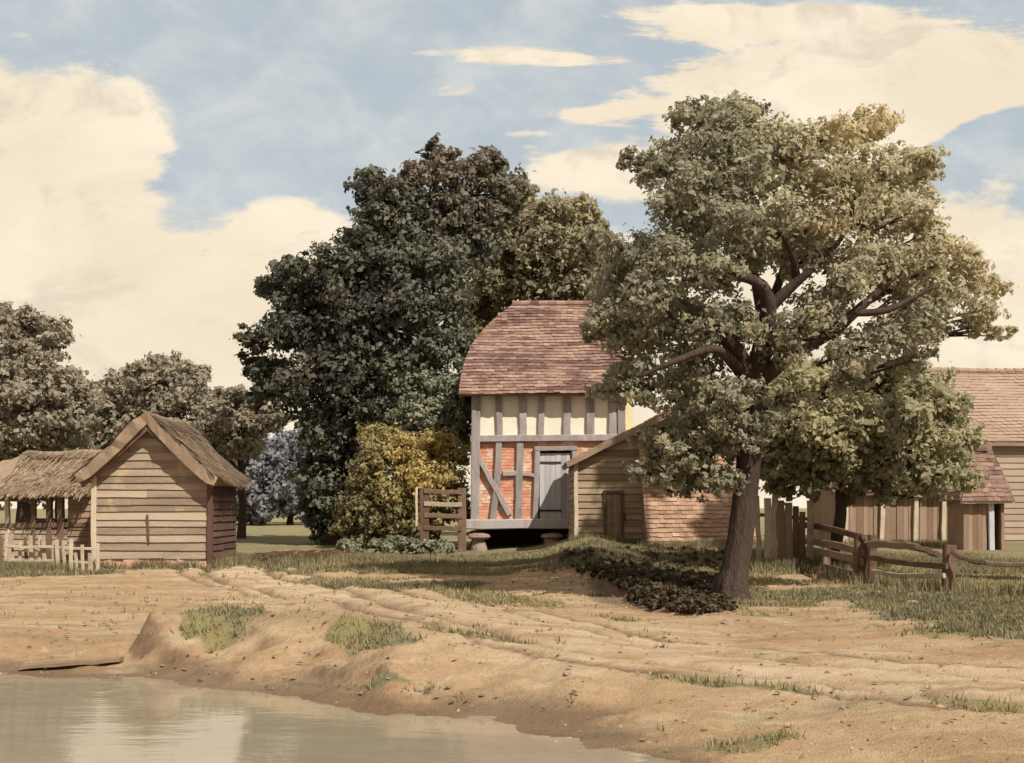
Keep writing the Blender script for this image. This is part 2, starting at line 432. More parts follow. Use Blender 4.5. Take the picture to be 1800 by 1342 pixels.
# ------------------------------------------------------------------ plants
def leaf_cloud(lobes, n_leaves, size, seed, hang=.15, clump=.29, shell=(.28, 1.14), flatten=.85, tsd=.17, per_clump=24):
    """lobes: (x,y,z,r,gold,shade). Leaves sit in clumps on the lobes."""
    g = np.random.default_rng(seed)
    L = np.array([l if len(l) == 6 else (*l, *((0, 0)[: 6 - len(l)])) for l in lobes], float)
    wgt = L[:, 3] ** 2; wgt /= wgt.sum()
    P = []; N = []; T = []; G = []
    for l, w in zip(L, wgt):
        nl = max(30, int(n_leaves * w))
        nc = max(6, int(nl / per_clump))
        d = g.normal(size=(nc, 3)); d /= np.linalg.norm(d, axis=1)[:, None]
        rr = g.uniform(*shell, nc)[:, None]
        cc = l[:3] + d * rr * l[3] * np.array([1, 1, flatten])
        cr = np.minimum(l[3] * clump * g.uniform(.4, 1.5, nc), 1.1)
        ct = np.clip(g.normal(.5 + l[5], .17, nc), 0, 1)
        cg = np.clip(l[4] + g.normal(0, .12, nc), 0, 1)
        per = np.maximum(4, (nl * cr ** 2 / (cr ** 2).sum()).astype(int))
        k = np.repeat(np.arange(nc), per)
        e = g.normal(size=(len(k), 3)); e /= np.linalg.norm(e, axis=1)[:, None]
        q = g.uniform(.15, 1.25, len(k)) ** .7
        q = np.where(g.random(len(k)) < .13, q * g.uniform(1.2, 2., len(k)), q)
        pos = cc[k] + e * (q * cr[k])[:, None] * np.array([1, 1, .72])
        nrm = e * .55 + d[k] * .6 + g.normal(size=(len(k), 3)) * .65 + np.array([0, 0, .4])
        P.append(pos); N.append(nrm); T.append(np.clip(ct[k] + g.normal(0, tsd, len(k)), 0, 1)); G.append(cg[k])
    P = np.concatenate(P); N = np.concatenate(N); T = np.concatenate(T); G = np.concatenate(G)
    N /= np.linalg.norm(N, axis=1)[:, None]
    n = len(P)
    r = g.normal(size=(n, 3)); r[:, 2] -= hang * 3
    U = r - N * (r * N).sum(1)[:, None]; U /= np.linalg.norm(U, axis=1)[:, None]
    W = np.cross(N, U)
    s = size * g.uniform(.45, 1.5, n)[:, None]
    v = np.empty((n, 4, 3))
    v[:, 0] = P - U * s * .55
    v[:, 1] = P + W * s * .36 + N * s * .10 + U * s * .05
    v[:, 2] = P + U * s * .62 - N * s * .08
    v[:, 3] = P - W * s * .36 + N * s * .10 + U * s * .05
    t = np.repeat(np.stack([T, G, G * 0], 1), 4, 0)
    return v.reshape(-1, 3), np.arange(n * 4).reshape(-1, 4), t

def px_lobes(spec, d, depth, seed, back=True, zmin=None):
    """lobes read off the picture (px,py,r[,gold,shade]) spread through a crown of real depth"""
    g = np.random.default_rng(seed)
    A = np.array([s[:2] for s in spec], float); c = A.mean(0); R = np.abs(A - c).max(0) + 1
    out = []
    for s in spec:
        px, py, r = s[:3]; gold = s[3] if len(s) > 3 else 0; sh = s[4] if len(s) > 4 else 0
        rho = min(1, math.hypot((px - c[0]) / R[0], (py - c[1]) / R[1]))
        half = depth * math.sqrt(max(.08, 1 - rho ** 2))
        offs = [-half * g.uniform(.35, .8)]
        if back: offs.append(half * g.uniform(.2, .9))
        for i, o in enumerate(offs):
            q = at(px, py, d + o); rr = r / F * (d + o)
            if i: q = q + V(g.normal(0, rr * .4), 0, g.normal(0, rr * .3)); rr *= .9
            out.append((q.x, q.y, q.z, rr, gold, sh))
    return out

def limbs_to(mb, top, r0, lobes, n, seed):
    g = random.Random(seed)
    for l in g.sample(lobes, min(n, len(lobes))):
        c = V(*l[:3]); mid = top.lerp(c, .5) + V(g.uniform(-.3, .3), g.uniform(-.3, .3), g.uniform(.0, .5)) * (c - top).length * .2
        p, r = spline([(top, r0), (mid, r0 * .55), (c, r0 * .14)], 5)
        tube(mb, p, r, 7, .06, g.uniform(.3, .6))

def tree(name, label, base, spec, d, depth, leaves, size, leafm, seed, fork=.45, r0=.3, nl=9, group=None, trunk=None, back=True, bark='bark', extra=(), twigs=3, **kw):
    root = thing(name, base, label, 'tree', group)
    lobes = px_lobes(spec, d, depth, seed, back) + [(*at(a_, b_, c_), r_ / F * c_, 0, -.1) for a_, b_, r_, c_ in extra]
    v, f, t = leaf_cloud(lobes, leaves, size, seed, **kw)
    mb = MB()
    zt = max(l[2] for l in lobes)
    if trunk:
        for path, sides in trunk:
            p, r = spline(path, 10 if sides > 20 else 6); tube(mb, p, r, sides, .05 if sides > 20 else .07, random.uniform(.4, .6), flute=(lambda z: .75 * math.exp(-max(0, z - base.z + .05) / .22) if sides > 20 else 0))
    else:
        c = V(sum(l[0] for l in lobes) / len(lobes), sum(l[1] for l in lobes) / len(lobes), 0)
        top = V(base.x * .6 + c.x * .4, base.y * .6 + c.y * .4, base.z + (zt - base.z) * fork)
        p, r = spline([(base - V(0, 0, .3), r0 * 1.5), (base + V(0, 0, .35), r0 * 1.05), (base.lerp(top, .5) + V(.1, 0, 0), r0 * .85), (top, r0 * .7)], 6)
        tube(mb, p, r, 12, .08)
        limbs_to(mb, top, r0 * .6, lobes, nl, seed)
    gg = random.Random(seed + 1)
    for l in lobes:
        c = V(*l[:3]); st = V(base.x, base.y, c.z - l[3] * 2.0).lerp(c, .78)
        for _ in range(twigs):
            e = c + V(gg.gauss(0, 1), gg.gauss(0, 1), gg.gauss(.1, .8)).normalized() * l[3] * gg.uniform(.25, .8)
            tube(mb, [st, st.lerp(e, .5) + V(gg.uniform(-.1, .1), gg.uniform(-.1, .1), gg.uniform(0, .2)) * l[3], e], [r0 * .07, r0 * .045, r0 * .012], 4, .05, .4, False)
    mb.build('trunk', M[bark], root, smooth=True)
    big_mesh('crown', v, f, t, leafm, root)
    return root

LM = {
    'ash': leafmat('grey olive leaf', (.235, .228, .165), (.48, .462, .34), (.68, .58, .38), .5),
    'apple': leafmat('yellow green leaf', (.27, .255, .165), (.52, .485, .31), (.58, .52, .32), .5),
    'elm': leafmat('deep elm leaf', (.036, .042, .036), (.20, .20, .15), (.27, .19, .15), .32),
    'olive': leafmat('dull olive leaf', (.20, .183, .118), (.42, .375, .245), (.48, .42, .27), .45),
    'far': leafmat('brown olive leaf', (.27, .24, .185), (.45, .40, .305), (.48, .415, .31), .45),
    'blue': leafmat('haze blue leaf', (.22, .223, .25), (.31, .31, .335), (.29, .29, .28), .45),  # blue grey leaf colour stands in for distance haze
    'gold': leafmat('golden hazel leaf', (.13, .12, .07), (.33, .285, .145), (.56, .44, .18), .4),
    'sage': leafmat('sage elder leaf', (.14, .155, .11), (.36, .375, .27), (.42, .39, .25), .4),
    'bramble': leafmat('shade toned bramble leaf', (.036, .032, .022), (.105, .09, .055), (.17, .105, .055)),
}

# the big tree by the track
D = 19.3
b = gpt(1290, D)
spec = [(1215,205,36),(1250,195,32,.1),(1310,200,40,.35),(1270,240,62,.1),(1340,255,60,.3),(1250,300,66),(1330,310,60,.15),(1400,260,44,.4),(1480,235,44,.85),(1530,215,38,.95),(1440,310,50,.5),(1500,300,58,.55),(1575,295,50,.45),(1625,290,36,.5),
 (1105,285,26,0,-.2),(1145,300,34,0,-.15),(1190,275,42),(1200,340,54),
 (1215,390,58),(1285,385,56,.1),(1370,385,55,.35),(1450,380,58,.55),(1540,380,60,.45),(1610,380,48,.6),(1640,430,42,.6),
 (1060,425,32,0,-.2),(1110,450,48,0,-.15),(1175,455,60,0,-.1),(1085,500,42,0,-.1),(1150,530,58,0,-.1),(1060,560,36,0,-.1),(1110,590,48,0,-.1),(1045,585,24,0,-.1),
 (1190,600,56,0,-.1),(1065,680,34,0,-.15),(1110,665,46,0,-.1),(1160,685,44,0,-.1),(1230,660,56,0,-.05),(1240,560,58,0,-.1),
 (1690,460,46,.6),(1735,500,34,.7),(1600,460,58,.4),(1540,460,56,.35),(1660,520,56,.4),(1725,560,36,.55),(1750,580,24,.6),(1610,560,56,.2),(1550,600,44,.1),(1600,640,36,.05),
 (1265,470,54),(1335,440,46,.1),(1420,450,54,.3),(1490,500,54,.2),(1430,560,52,.1),(1300,570,50),(1380,610,46,.1),(1480,620,48,.1),(1270,720,46,0,-.05),(1225,735,44,.05,-.1),(1300,700,40),(1185,790,38,.25,-.2),(1240,790,42,.2,-.15),(1150,810,26,.3,-.2),(1265,840,32,.1,-.2),(1190,840,30,.35,-.2),(1225,830,34,.35,-.2),(1160,775,34,.3,-.2),(1275,780,36,0,-.1),(1130,770,24,.2,-.2)]  # right lobes golder, left darker: sun and shade side put into leaf tint
def q(px, py, dd, r): return (at(px, py, D + dd), r)
trunk = [([(b - V(.16, 0, .9), .30), (b + V(-.06, 0, 0), .285), (b + V(-.04, 0, .25), .275), q(1292,1000,0,.24), q(1303,930,0,.225), q(1312,850,0,.215), q(1319,760,-.1,.205), q(1320,690,-.2,.215), q(1332,640,-.3,.20)], 40),
 ([q(1322,690,-.2,.20), q(1300,630,-.5,.16), q(1265,585,-.9,.11), q(1232,556,-1.2,.06), q(1200,530,-1.3,.03)], 9),
 ([q(1318,670,-.2,.15), q(1290,640,-.8,.10), q(1255,614,-1.2,.075), q(1190,634,-1.6,.05), q(1125,662,-1.8,.025)], 8),
 ([q(1330,650,-.3,.19), q(1345,585,-.5,.16), q(1350,535,-.7,.13), q(1335,500,-.9,.10), q(1290,486,-1.2,.07), q(1200,492,-1.5,.03)], 9),
 ([q(1348,545,-.6,.12), q(1390,505,-.7,.09), q(1435,465,-.8,.06), q(1490,400,-.6,.035), q(1510,300,0,.02)], 8),
 ([q(1400,490,-.6,.07), q(1390,440,-.9,.06), q(1365,410,-1.1,.05), q(1300,395,-1.2,.02)], 7),
 ([q(1335,668,-.2,.16), q(1395,622,-.6,.12), q(1465,582,-.9,.10), q(1508,545,-1.1,.08), q(1580,480,-1.1,.04), q(1620,440,-.9,.02)], 9),
 ([q(1500,550,-1.1,.07), q(1560,545,-1.2,.06), q(1640,505,-1.3,.025)], 7),
 ([q(1360,640,-.3,.08), q(1385,590,-.8,.06), q(1420,520,-.9,.03)], 7),
 ([q(1340,560,-.3,.10), q(1320,450,.3,.07), q(1300,330,.5,.035), q(1270,240,.4,.015)], 8),
 ([q(1345,560,-.2,.09), q(1400,420,.7,.06), q(1450,320,.9,.03)], 8),
 ([q(1380,640,0,.09), q(1480,560,1.2,.06), q(1640,470,1.6,.025)], 8)]
tree('ash_tree', 'tall spreading tree with leaning dark trunk beside the cart track', b, spec, D + .5, 2.6, 120000, .086, LM['ash'], 5, trunk=trunk, clump=.28, extra=[(1285,735,38,18.7),(1340,745,36,18.8),(1312,775,30,18.7),(1260,690,40,18.5),(1175,832,34,19.),(1215,852,32,19.4),(1252,846,36,19.),(1288,840,28,18.9),(1150,856,22,19.3),(1118,828,24,19.2),(1200,800,34,18.6)])

# added out-of-view oak, placed to cast shade over the bank and the outhouse
root = thing('oak_tree', V(14.5, 19.5, hz(14.5, 19.5)), 'unseen tall oak added right of the rail fence to cast shade', 'tree')
lob = []; gg = random.Random(12)
for X, Y, Z in ((-3.0, 29.2, 0), (-1.6, 28.2, 0), (-.2, 28.2, 0), (.9, 27.8, 0), (-2.2, 30.2, 0), (-.6, 30.0, 0), (.8, 29.8, 0), (3.7, 36.4, 3.4), (4.6, 35.0, 3.2), (6.3, 34.6, .7), (6.9, 34.9, 1.2)):
    z_ = 18.6 + gg.uniform(-1.5, 1.5); k = (z_ - Z) / math.tan(math.radians(48))
    lob.append((X + .6 * k, Y - .8 * k, z_, 1.15 if Z == 0 else .75, .1, 0))  # lobes set up-sun of the spots to be shaded
v, f, t = leaf_cloud(lob, 26000, .24, 14)
mb = MB(); p, r = spline([(root.location - V(0, 0, .5), .6), (V(14.2, 19.5, 6), .42), (V(13., 19.4, 12), .33)], 6); tube(mb, p, r, 16, .07)
for l in lob:
    p, r = spline([(V(13.1, 19.4, 11.5), .2), (V(13, 19.4, 11.8).lerp(V(*l[:3]), .5) + V(0, 0, .6), .11), (V(*l[:3]), .03)], 5); tube(mb, p, r, 7)
mb.build('trunk', M['bark'], root, smooth=True); big_mesh('crown', v, f, t, LM['olive'], root)

b = gpt(1462, 27.)
spec = [(1390,690,48,.1),(1440,680,50,.3),(1500,675,52,.2),(1560,668,44,.1),(1620,680,46,.1),(1665,715,44,.2),(1690,760,36,.3),(1650,780,54,.2),(1580,750,58,.0),(1510,745,56,.1),(1440,745,58,.4),(1375,750,50,.2),(1350,800,40,0,-.2),(1400,810,46,0,-.25),(1470,810,52,0,-.15),(1545,815,54),(1620,830,48,.1),(1670,830,36,.2),(1560,860,30,0,-.3),(1505,850,26,0,-.3),(1620,865,22),(1425,850,26,0,-.35),(1375,848,26,0,-.35),(1345,720,40,.1),(1345,780,36),(1350,830,28,0,-.3),(1600,720,50,.3)]
tree('apple_tree', 'round yellow green tree growing behind the rail fence', b, spec, 27, 2.4, 60000, .13, LM['apple'], 8, r0=.16, fork=.5, nl=10)

b = gpt(592, 47.)
spec = [(785,275,24,.8),(735,300,28,.9),(770,310,36,.6),(830,300,36,.5),(880,290,18,.4),(890,330,38,.3),(650,335,34),(700,340,44,.2),(650,385,36),(720,400,60),(795,380,58,.3),(860,380,44,.1),(635,440,42),(580,465,44,0,.05),(515,470,36,0,.1),(475,500,26,0,.1),(530,520,52),(610,500,60,0,-.1),(690,470,64,0,-.1),(770,460,56),(830,440,40),(495,580,42),(455,600,26,0,.1),(560,590,62,0,-.1),(640,570,68,0,-.2),(720,550,64,0,-.1),(790,530,48),(440,640,20),(475,650,34),(460,690,22),(530,680,54),(610,660,66,0,-.1),(690,640,58),(760,620,48),(800,600,36),(562,760,46),(610,740,58),(552,830,34),(540,885,24),(570,850,48),(600,900,44,0,-.1),(590,950,30,0,-.1),(640,830,46),(560,920,30),(680,720,44),(740,700,44)]
spec = [(a[0], a[1], a[2], (a[3] if len(a) > 3 else 0) * .75, (a[4] if len(a) > 4 else 0) + .38 * max(0, min(1, (a[0] - 640) / 180))) for a in spec]  # lobes lightened towards the right, sunlit side put into leaf colour
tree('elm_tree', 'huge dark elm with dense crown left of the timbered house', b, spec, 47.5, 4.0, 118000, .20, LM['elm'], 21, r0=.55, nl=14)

b = gpt(960, 58.)
spec = [(905,350,36),(950,385,44),(1010,375,34,.6),(1040,395,26,.6),(880,420,52),(945,440,54),(1010,440,48,.3),(870,490,54),(940,505,54),(1010,510,50),(1065,460,36),(1090,500,36),(830,540,44),(840,590,40),(1070,540,40),(930,570,50),(1000,570,50)]
tree('oak_tree', 'olive green tree rising behind the red tiled roof', b, spec, 58, 4.2, 56000, .24, LM['olive'], 33, r0=.45)

b = gpt(40, 50.)
spec = [(10,565,34),(50,570,30),(100,595,32),(60,620,48),(0,630,50),(110,680,44),(40,690,56),(150,690,26,.3),(130,720,40),(0,760,60),(70,760,58),(-60,640,60),(-60,740,70),(-40,560,40),(60,830,55),(-20,840,60)]
tree('poplar_tree', 'tall ragged tree behind the low thatched shelter', b, spec, 50, 3.2, 40000, .22, LM['far'], 41, r0=.35, group='trees behind the sheds')
b = gpt(270, 62.)
spec = [(250,660,28),(290,650,34),(335,660,28),(215,690,34),(270,695,44),(335,700,42),(180,730,36),(230,745,50),(300,760,54),(370,740,36),(160,770,36),(390,790,40),(300,830,50),(220,830,50)]
tree('lime_tree', 'broad round topped tree directly behind the gabled shed', b, spec, 62, 4, 38000, .26, LM['far'], 43, r0=.4, group='trees behind the sheds')
b = gpt(425, 56.)
spec = [(385,705,22),(420,700,24),(455,710,22),(400,740,34),(445,745,32),(480,740,20),(370,760,28),(420,780,30),(380,800,30)]
tree('thorn_tree', 'small bushy tree between the gabled shed and the dark elm', b, spec, 56, 2.4, 20000, .20, LM['far'], 47, r0=.22, group='trees behind the sheds')

k = 0
for px, top, w, dd, seed, lab in ((445, 745, 60, 96., 51, 'blue grey distant tree seen past the gabled shed eave'), (510, 752, 58, 100., 52, 'hazy distant tree touching the dark elm'), (405, 785, 46, 104., 53, 'low hazy tree just above the gabled shed side wall'), (560, 780, 46, 108., 54, 'hazy tree mostly hidden behind the dark elm'), (340, 800, 46, 112., 55, 'hazy far tree hidden behind the gabled shed roof')):
    b = gpt(px, dd)
    spec = [(px + w * dx, top + (905 - top) * ty, w * rr) for dx, ty, rr in ((0, .2, .6), (-.45, .38, .55), (.5, .36, .55), (0, .5, .7), (-.6, .65, .55), (.6, .68, .55), (0, .8, .6), (-.3, .9, .45), (.4, .92, .45))]
    tree('distant_tree', lab, b, spec, dd, 3., 11000, .38, LM['blue'], seed, r0=.3, nl=7, twigs=0, group='hazy trees across the meadow')

def bush(name, label, base, lobes, leaves, size, lm, seed, cat='bush', group=None, stems=7, **kw):
    root = thing(name, base, label, cat, group)
    v, f, t = leaf_cloud(lobes, leaves, size, seed, **kw)
    mb = MB(); g = random.Random(seed)
    for l in g.sample(lobes, min(stems, len(lobes))):
        p, r = spline([(base + V(g.uniform(-.2, .2), g.uniform(-.2, .2), -.15), .05), (base.lerp(V(*l[:3]), .5) + V(g.uniform(-.2, .2), 0, .1), .03), (V(*l[:3]), .01)], 4)
        tube(mb, p, r, 6)
    mb.build('stem', M['bark'], root, smooth=True)
    big_mesh('foliage', v, f, t, lm, root)
    return root

spec = [(770,780,34,.7),(720,790,38,.8),(670,800,38,.35),(640,830,36,.1),(800,800,30,.7),(790,840,34,.7),(740,840,42,.9),(690,860,44,.4),(640,890,44,0),(700,910,42,.1),(760,890,40,.4),(805,880,26,.3),(660,935,36,0),(610,920,30,0),(740,935,32,.05)]
bush('hazel_bush', 'golden yellow bush beside the timbered house corner', gpt(715, 43.), px_lobes(spec, 43., 1.5, 61, True), 34000, .14, LM['gold'], 61)
spec = [(700,680,36,.1),(745,670,34,.2),(790,690,36,.1),(680,715,34),(730,720,40,.1),(785,740,40),(815,720,24),(760,765,34),(820,640,20),(815,770,22),(700,760,34)]
bush('elder_bush', 'sage green shrub under the elm and above the golden bush', gpt(765, 45.2), px_lobes(spec, 45., 1.3, 63, True), 26000, .14, LM['sage'], 63)
for px, py, w, s, lab in ((640, 968, 44, 71, 'low grey green plant under the dark elm'), (700, 960, 46, 72, 'low grey green plant in front of the golden bush'), (757, 968, 36, 73, 'low grey green plant nearest the house staddle stone')):
    dd = 38.; b = gpt(px, dd)
    g = random.Random(s)
    lob = [(b.x + g.uniform(-1, 1) * w / F * dd, b.y + g.uniform(-.5, .5), b.z + g.uniform(.1, .42), g.uniform(.2, .36), .1, .1) for _ in range(9)]
    bush('dock_plant', lab, b, lob, 2200, .13, LM['sage'], s, 'plant', 'low plants along the bank')
# low bramble leaves coloured dark, filling in for the big tree's shadow
g = np.random.default_rng(81); lob = []
while len(lob) < 480:
    px = g.uniform(990, 1285); py = g.uniform(968, 1078)
    lim = np.interp(px, [990, 1060, 1100, 1120, 1200, 1285], [992, 1012, 1030, 1062, 1080, 1076])
    if py > lim: continue
    o = on(px, py)
    if o.y > 33: continue
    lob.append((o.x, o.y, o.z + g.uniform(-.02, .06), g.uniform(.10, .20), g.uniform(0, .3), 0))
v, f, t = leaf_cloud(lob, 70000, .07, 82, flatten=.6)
o = big_mesh('undergrowth', v, f, t, LM['bramble']); tag(o, 'brambly undergrowth coloured dark to stand in for tree shade left of the trunk', 'undergrowth', kind='stuff')

# turf blades
n = 150000
gx = rng.uniform(-14, 15, n); gy = 7.2 + 29 * rng.uniform(0, 1, n) ** 1.1
vis = np.abs(gx / gy) < .56
gx, gy = gx[vis], gy[vis]
gm = grass(gx, gy); keep = rng.uniform(0, 1, len(gx)) < np.maximum((gm - .25) * 1.3, .014 * (fbm(gx * .7 + 90, gy * .7) > .52) * (shore_d(gx, gy) > .5))
gx, gy, gm = gx[keep], gy[keep], gm[keep]
k = 5; gx = np.repeat(gx, k) + rng.normal(0, .035, len(gx) * k); gy = np.repeat(gy, k) + rng.normal(0, .035, len(gy) * k)
gz = H(gx, gy); n = len(gx)
hh = rng.uniform(.02, .10, n) * (.55 + .75 * fbm(gx * 1.5, gy * 1.5)) * (1 + .6 * (gy > 26))
an = rng.uniform(0, 2 * np.pi, n); ln = rng.uniform(.1, .9, n) * hh; wd = .0065 + .004 * rng.random(n) + .0003 * gy
v = np.empty((n, 3, 3))
v[:, 0] = np.stack([gx - np.sin(an) * wd, gy + np.cos(an) * wd, gz - .01], 1)
v[:, 1] = np.stack([gx + np.sin(an) * wd, gy - np.cos(an) * wd, gz - .01], 1)
v[:, 2] = np.stack([gx + np.cos(an) * ln, gy + np.sin(an) * ln, gz + hh], 1)
tn = np.clip(fbm(gx * .9, gy * .9) * 1.0 + rng.normal(0, .18, n), 0, 1); gd = np.clip(fbm(gx * .4 + 50, gy * .4) * 2.2 - .9 + rng.normal(0, .1, n), 0, 1)
LM['grass'] = leafmat('dry turf blade', (.135, .122, .07), (.29, .262, .16), (.42, .34, .18), .3)
o = big_mesh('grass', v.reshape(-1, 3), np.arange(n * 3).reshape(-1, 3), np.repeat(np.stack([tn, gd, gd * 0], 1), 3, 0), LM['grass'])
tag(o, 'short dry grass growing in patches over the bank and verges', 'grass', kind='stuff')

# taller weeds along the foot of walls and fences
wx = []; 
for x0, y0, x1, y1, n, hw in ((-11.6, 29.75, -8.2, 29.7, 170, .12), (-8.1, 29.8, -8.2, 33, 300, .25), (-13.5, 28.2, -11.4, 28.2, 700, .3), (2.1, 36.2, 4.4, 36.2, 350, .2), (4.3, 33.9, 7.6, 33.9, 900, .3), (5.6, 27, 7.4, 27.1, 500, .3), (7.6, 29.2, 7.3, 23.1, 160, .35), (7.3, 22.9, 7.9, 20.2, 120, .3), (7.9, 20.1, 10.5, 18.8, 120, .3), (12.8, 43.6, 18.3, 43.6, 900, .5), (-8.6, 30.5, -4, 33, 900, .9)):
    t = rng.random(n); wx.append(np.stack([x0 + (x1 - x0) * t + rng.normal(0, hw, n), y0 + (y1 - y0) * t + rng.normal(0, hw, n)], 1))
wx = np.concatenate(wx); wx = np.repeat(wx, 7, 0) + rng.normal(0, .06, (len(wx) * 7, 2)); m_ = len(wx)
wz = H(wx[:, 0], wx[:, 1]); wh = rng.uniform(.10, .34, m_); wa = rng.uniform(0, 2 * np.pi, m_); wl = wh * rng.uniform(.1, .7, m_); ww = .012
v2 = np.empty((m_, 3, 3))
v2[:, 0] = np.stack([wx[:, 0] - np.sin(wa) * ww, wx[:, 1] + np.cos(wa) * ww, wz - .01], 1); v2[:, 1] = np.stack([wx[:, 0] + np.sin(wa) * ww, wx[:, 1] - np.cos(wa) * ww, wz - .01], 1)
v2[:, 2] = np.stack([wx[:, 0] + np.cos(wa) * wl, wx[:, 1] + np.sin(wa) * wl, wz + wh], 1)
o = big_mesh('weeds', v2.reshape(-1, 3), np.arange(m_ * 3).reshape(-1, 3), np.repeat(np.stack([rng.random(m_) * .8, rng.random(m_) ** 2 * .6, wh * 0], 1), 3, 0), LM['grass'])
tag(o, 'longer seeding weeds along the feet of walls and fences', 'weeds', kind='stuff')

# pebbles on the bare ground
n = 5000
gx = rng.uniform(-7, 8, n); gy = 8.5 + 18 * rng.random(n)
ok = (np.abs(gx / gy) < .55) & (shore_d(gx, gy) > .1) & (rng.random(n) < .25 + .75 * ss(6, 1, np.hypot(gx - 2, gy - 21)))
gx, gy = gx[ok], gy[ok]; n = len(gx); an = rng.uniform(0, 6.28, n); sz = rng.uniform(.02, .05, n)
v = np.empty((n, 4, 3)); zz = H(gx, gy) + .012
for i_, (ca, cb) in enumerate(((1, 0), (0, .5), (-1, 0), (0, -.5))):
    v[:, i_] = np.stack([gx + (np.cos(an) * ca - np.sin(an) * cb) * sz, gy + (np.sin(an) * ca + np.cos(an) * cb) * sz, zz + rng.uniform(0, .03, n)], 1)
M['litter'] = leafmat('fallen leaf', (.10, .06, .035), (.30, .20, .11), (.42, .30, .15), .1)
o = big_mesh('fallen_leaves', v.reshape(-1, 3), np.arange(n * 4).reshape(-1, 4), np.repeat(np.stack([rng.random(n), rng.random(n) ** 2, gx * 0], 1), 4, 0), M['litter'])
tag(o, 'scattered dry brown leaves fallen on the bare earth', 'fallen leaves', kind='stuff')
n = 16000
gx = rng.uniform(-9, 9, n); gy = 7.4 + 20 * rng.random(n) ** 1.5
ok = (np.abs(gx / gy) < .55) & (shore_d(gx, gy) > -.15) & (grass(gx, gy) < .5)
gx, gy = gx[ok], gy[ok]; gz = H(gx, gy); n = len(gx)
octa = np.array([(1, 0, 0), (.3, .9, 0), (-.8, .5, 0), (-.7, -.6, 0), (.4, -.9, 0), (.1, 0, .8)], float)
sz = .004 + .024 * rng.random(n) ** 7
v = octa[None] * (1 + .3 * rng.normal(size=(n, 6, 1))) * sz[:, None, None] * rng.uniform(.7, 1.4, (n, 1, 3)) + np.stack([gx, gy, gz], 1)[:, None]
fs = np.array([(0, 1, 5), (1, 2, 5), (2, 3, 5), (3, 4, 5), (4, 0, 5)])
f = (fs[None] + (np.arange(n) * 6)[:, None, None]).reshape(-1, 3)
M['pebble'] = mat('pebble', (.17, .115, .075), (.33, .26, .185), scale=3, tintamt=1.3)
o = big_mesh('pebbles', v.reshape(-1, 3), f, np.repeat(np.repeat(rng.random((n, 1)), 3, 1), 6, 0), M['pebble'])
tag(o, 'small pebbles and earth crumbs strewn over the sandy ground', 'pebbles', kind='stuff')

# ------------------------------------------------------------------ building helpers
def tiles(mb, o, u, v, L, W, tw, th, seed=0, streak=.35):
    """courses of tiles on a slope: o origin, u along eave, v up slope, W(vfrac)->(lo,hi)"""
    g = random.Random(seed); u = u.normalized(); v = v.normalized(); nrm = u.cross(v).normalized()
    if nrm.z < 0: nrm = -nrm
    nc = int(L / th)
    for k in range(nc + 1):
        a = k * th; b = min(a + th * 1.35, L + .02)
        lo0, hi0 = W(min(1, a / L)); lo1, hi1 = W(min(1, b / L))
        x = lo0 - (tw * .5 if k % 2 else 0) - g.uniform(0, .05)
        sph = g.uniform(0, 99)
        while x < hi0:
            x1 = x + tw * g.uniform(.93, 1.0)
            xa, xb = max(x, lo0), min(x1, hi0); ya, yb = min(max(x, lo1), hi1), max(min(x1, hi1), lo1)
            if xb - xa > .02:
                ja = g.uniform(-.02, .02); li = .03 + g.uniform(0, .022); sag = .03 * math.sin(x * 1.1 + k * .25)
                t = .5 + g.gauss(0, .16) + streak * (float(vnoise(sph + x * .9, k * 3.1)) - .5) * 1.6
                P = [o + u * xa + v * (a + ja) + nrm * (li + sag), o + u * xb + v * (a + ja + g.uniform(-.012, .012)) + nrm * (li + sag + g.uniform(-.008, .008)),
                     o + u * max(yb, ya + .001) + v * b + nrm * (.006 + sag), o + u * ya + v * b + nrm * (.006 + sag)]
                Q = [p_ - nrm * .022 for p_ in P]
                mb.add(P + Q, [(0, 1, 2, 3), (0, 4, 5, 1), (0, 3, 7, 4), (1, 5, 6, 2)], min(1, max(0, t)))
            x = x1 + .006

def boards(mb, o, u, W, z0, z1, step, out, seed=0, split=.35, thick=.028):
    """lapped weatherboards on a vertical wall; W(z)->(lo,hi) along u"""
    g = random.Random(seed); z = z0; out = out.normalized()
    while z < z1 - .02:
        h = step * g.uniform(.85, 1.15); zt = min(z + h, z1)
        lo0, hi0 = W(z); lo1, hi1 = W(min(zt + .03, z1))
        cuts = [0, 1]
        if g.random() < split: cuts.insert(1, g.uniform(.3, .7))
        for c0, c1 in zip(cuts[:-1], cuts[1:]):
            xa = lo0 + (hi0 - lo0) * c0 + .004; xb = lo0 + (hi0 - lo0) * c1 - .004
            ya = lo1 + (hi1 - lo1) * c0 + .004; yb = lo1 + (hi1 - lo1) * c1 - .004
            d0, d1 = g.uniform(-.015, .015), g.uniform(-.015, .015)
            n = max(2, int((xb - xa) / .5)); vs = []
            for i in range(n + 1):
                k = i / n; w = g.uniform(-.006, .006)
                zb = z + d0 + (d1 - d0) * k + w
                x = xa + (xb - xa) * k; y_ = ya + (yb - ya) * k
                vs += [o + u * x + V(0, 0, zb) + out * (thick + .03), o + u * x + V(0, 0, zb) + out * .004,
                       o + u * y_ + V(0, 0, min(zt + .03, z1)) + out * .014]
            fs = []
            for i in range(n):
                a = i * 3
                fs += [(a, a + 3, a + 5, a + 2), (a + 1, a + 4, a + 3, a)]
            fs += [(0, 2, 1), (n * 3, n * 3 + 1, n * 3 + 2)]
            mb.add(vs, fs, min(1, max(0, g.gauss(.5, .2))))
        z = zt

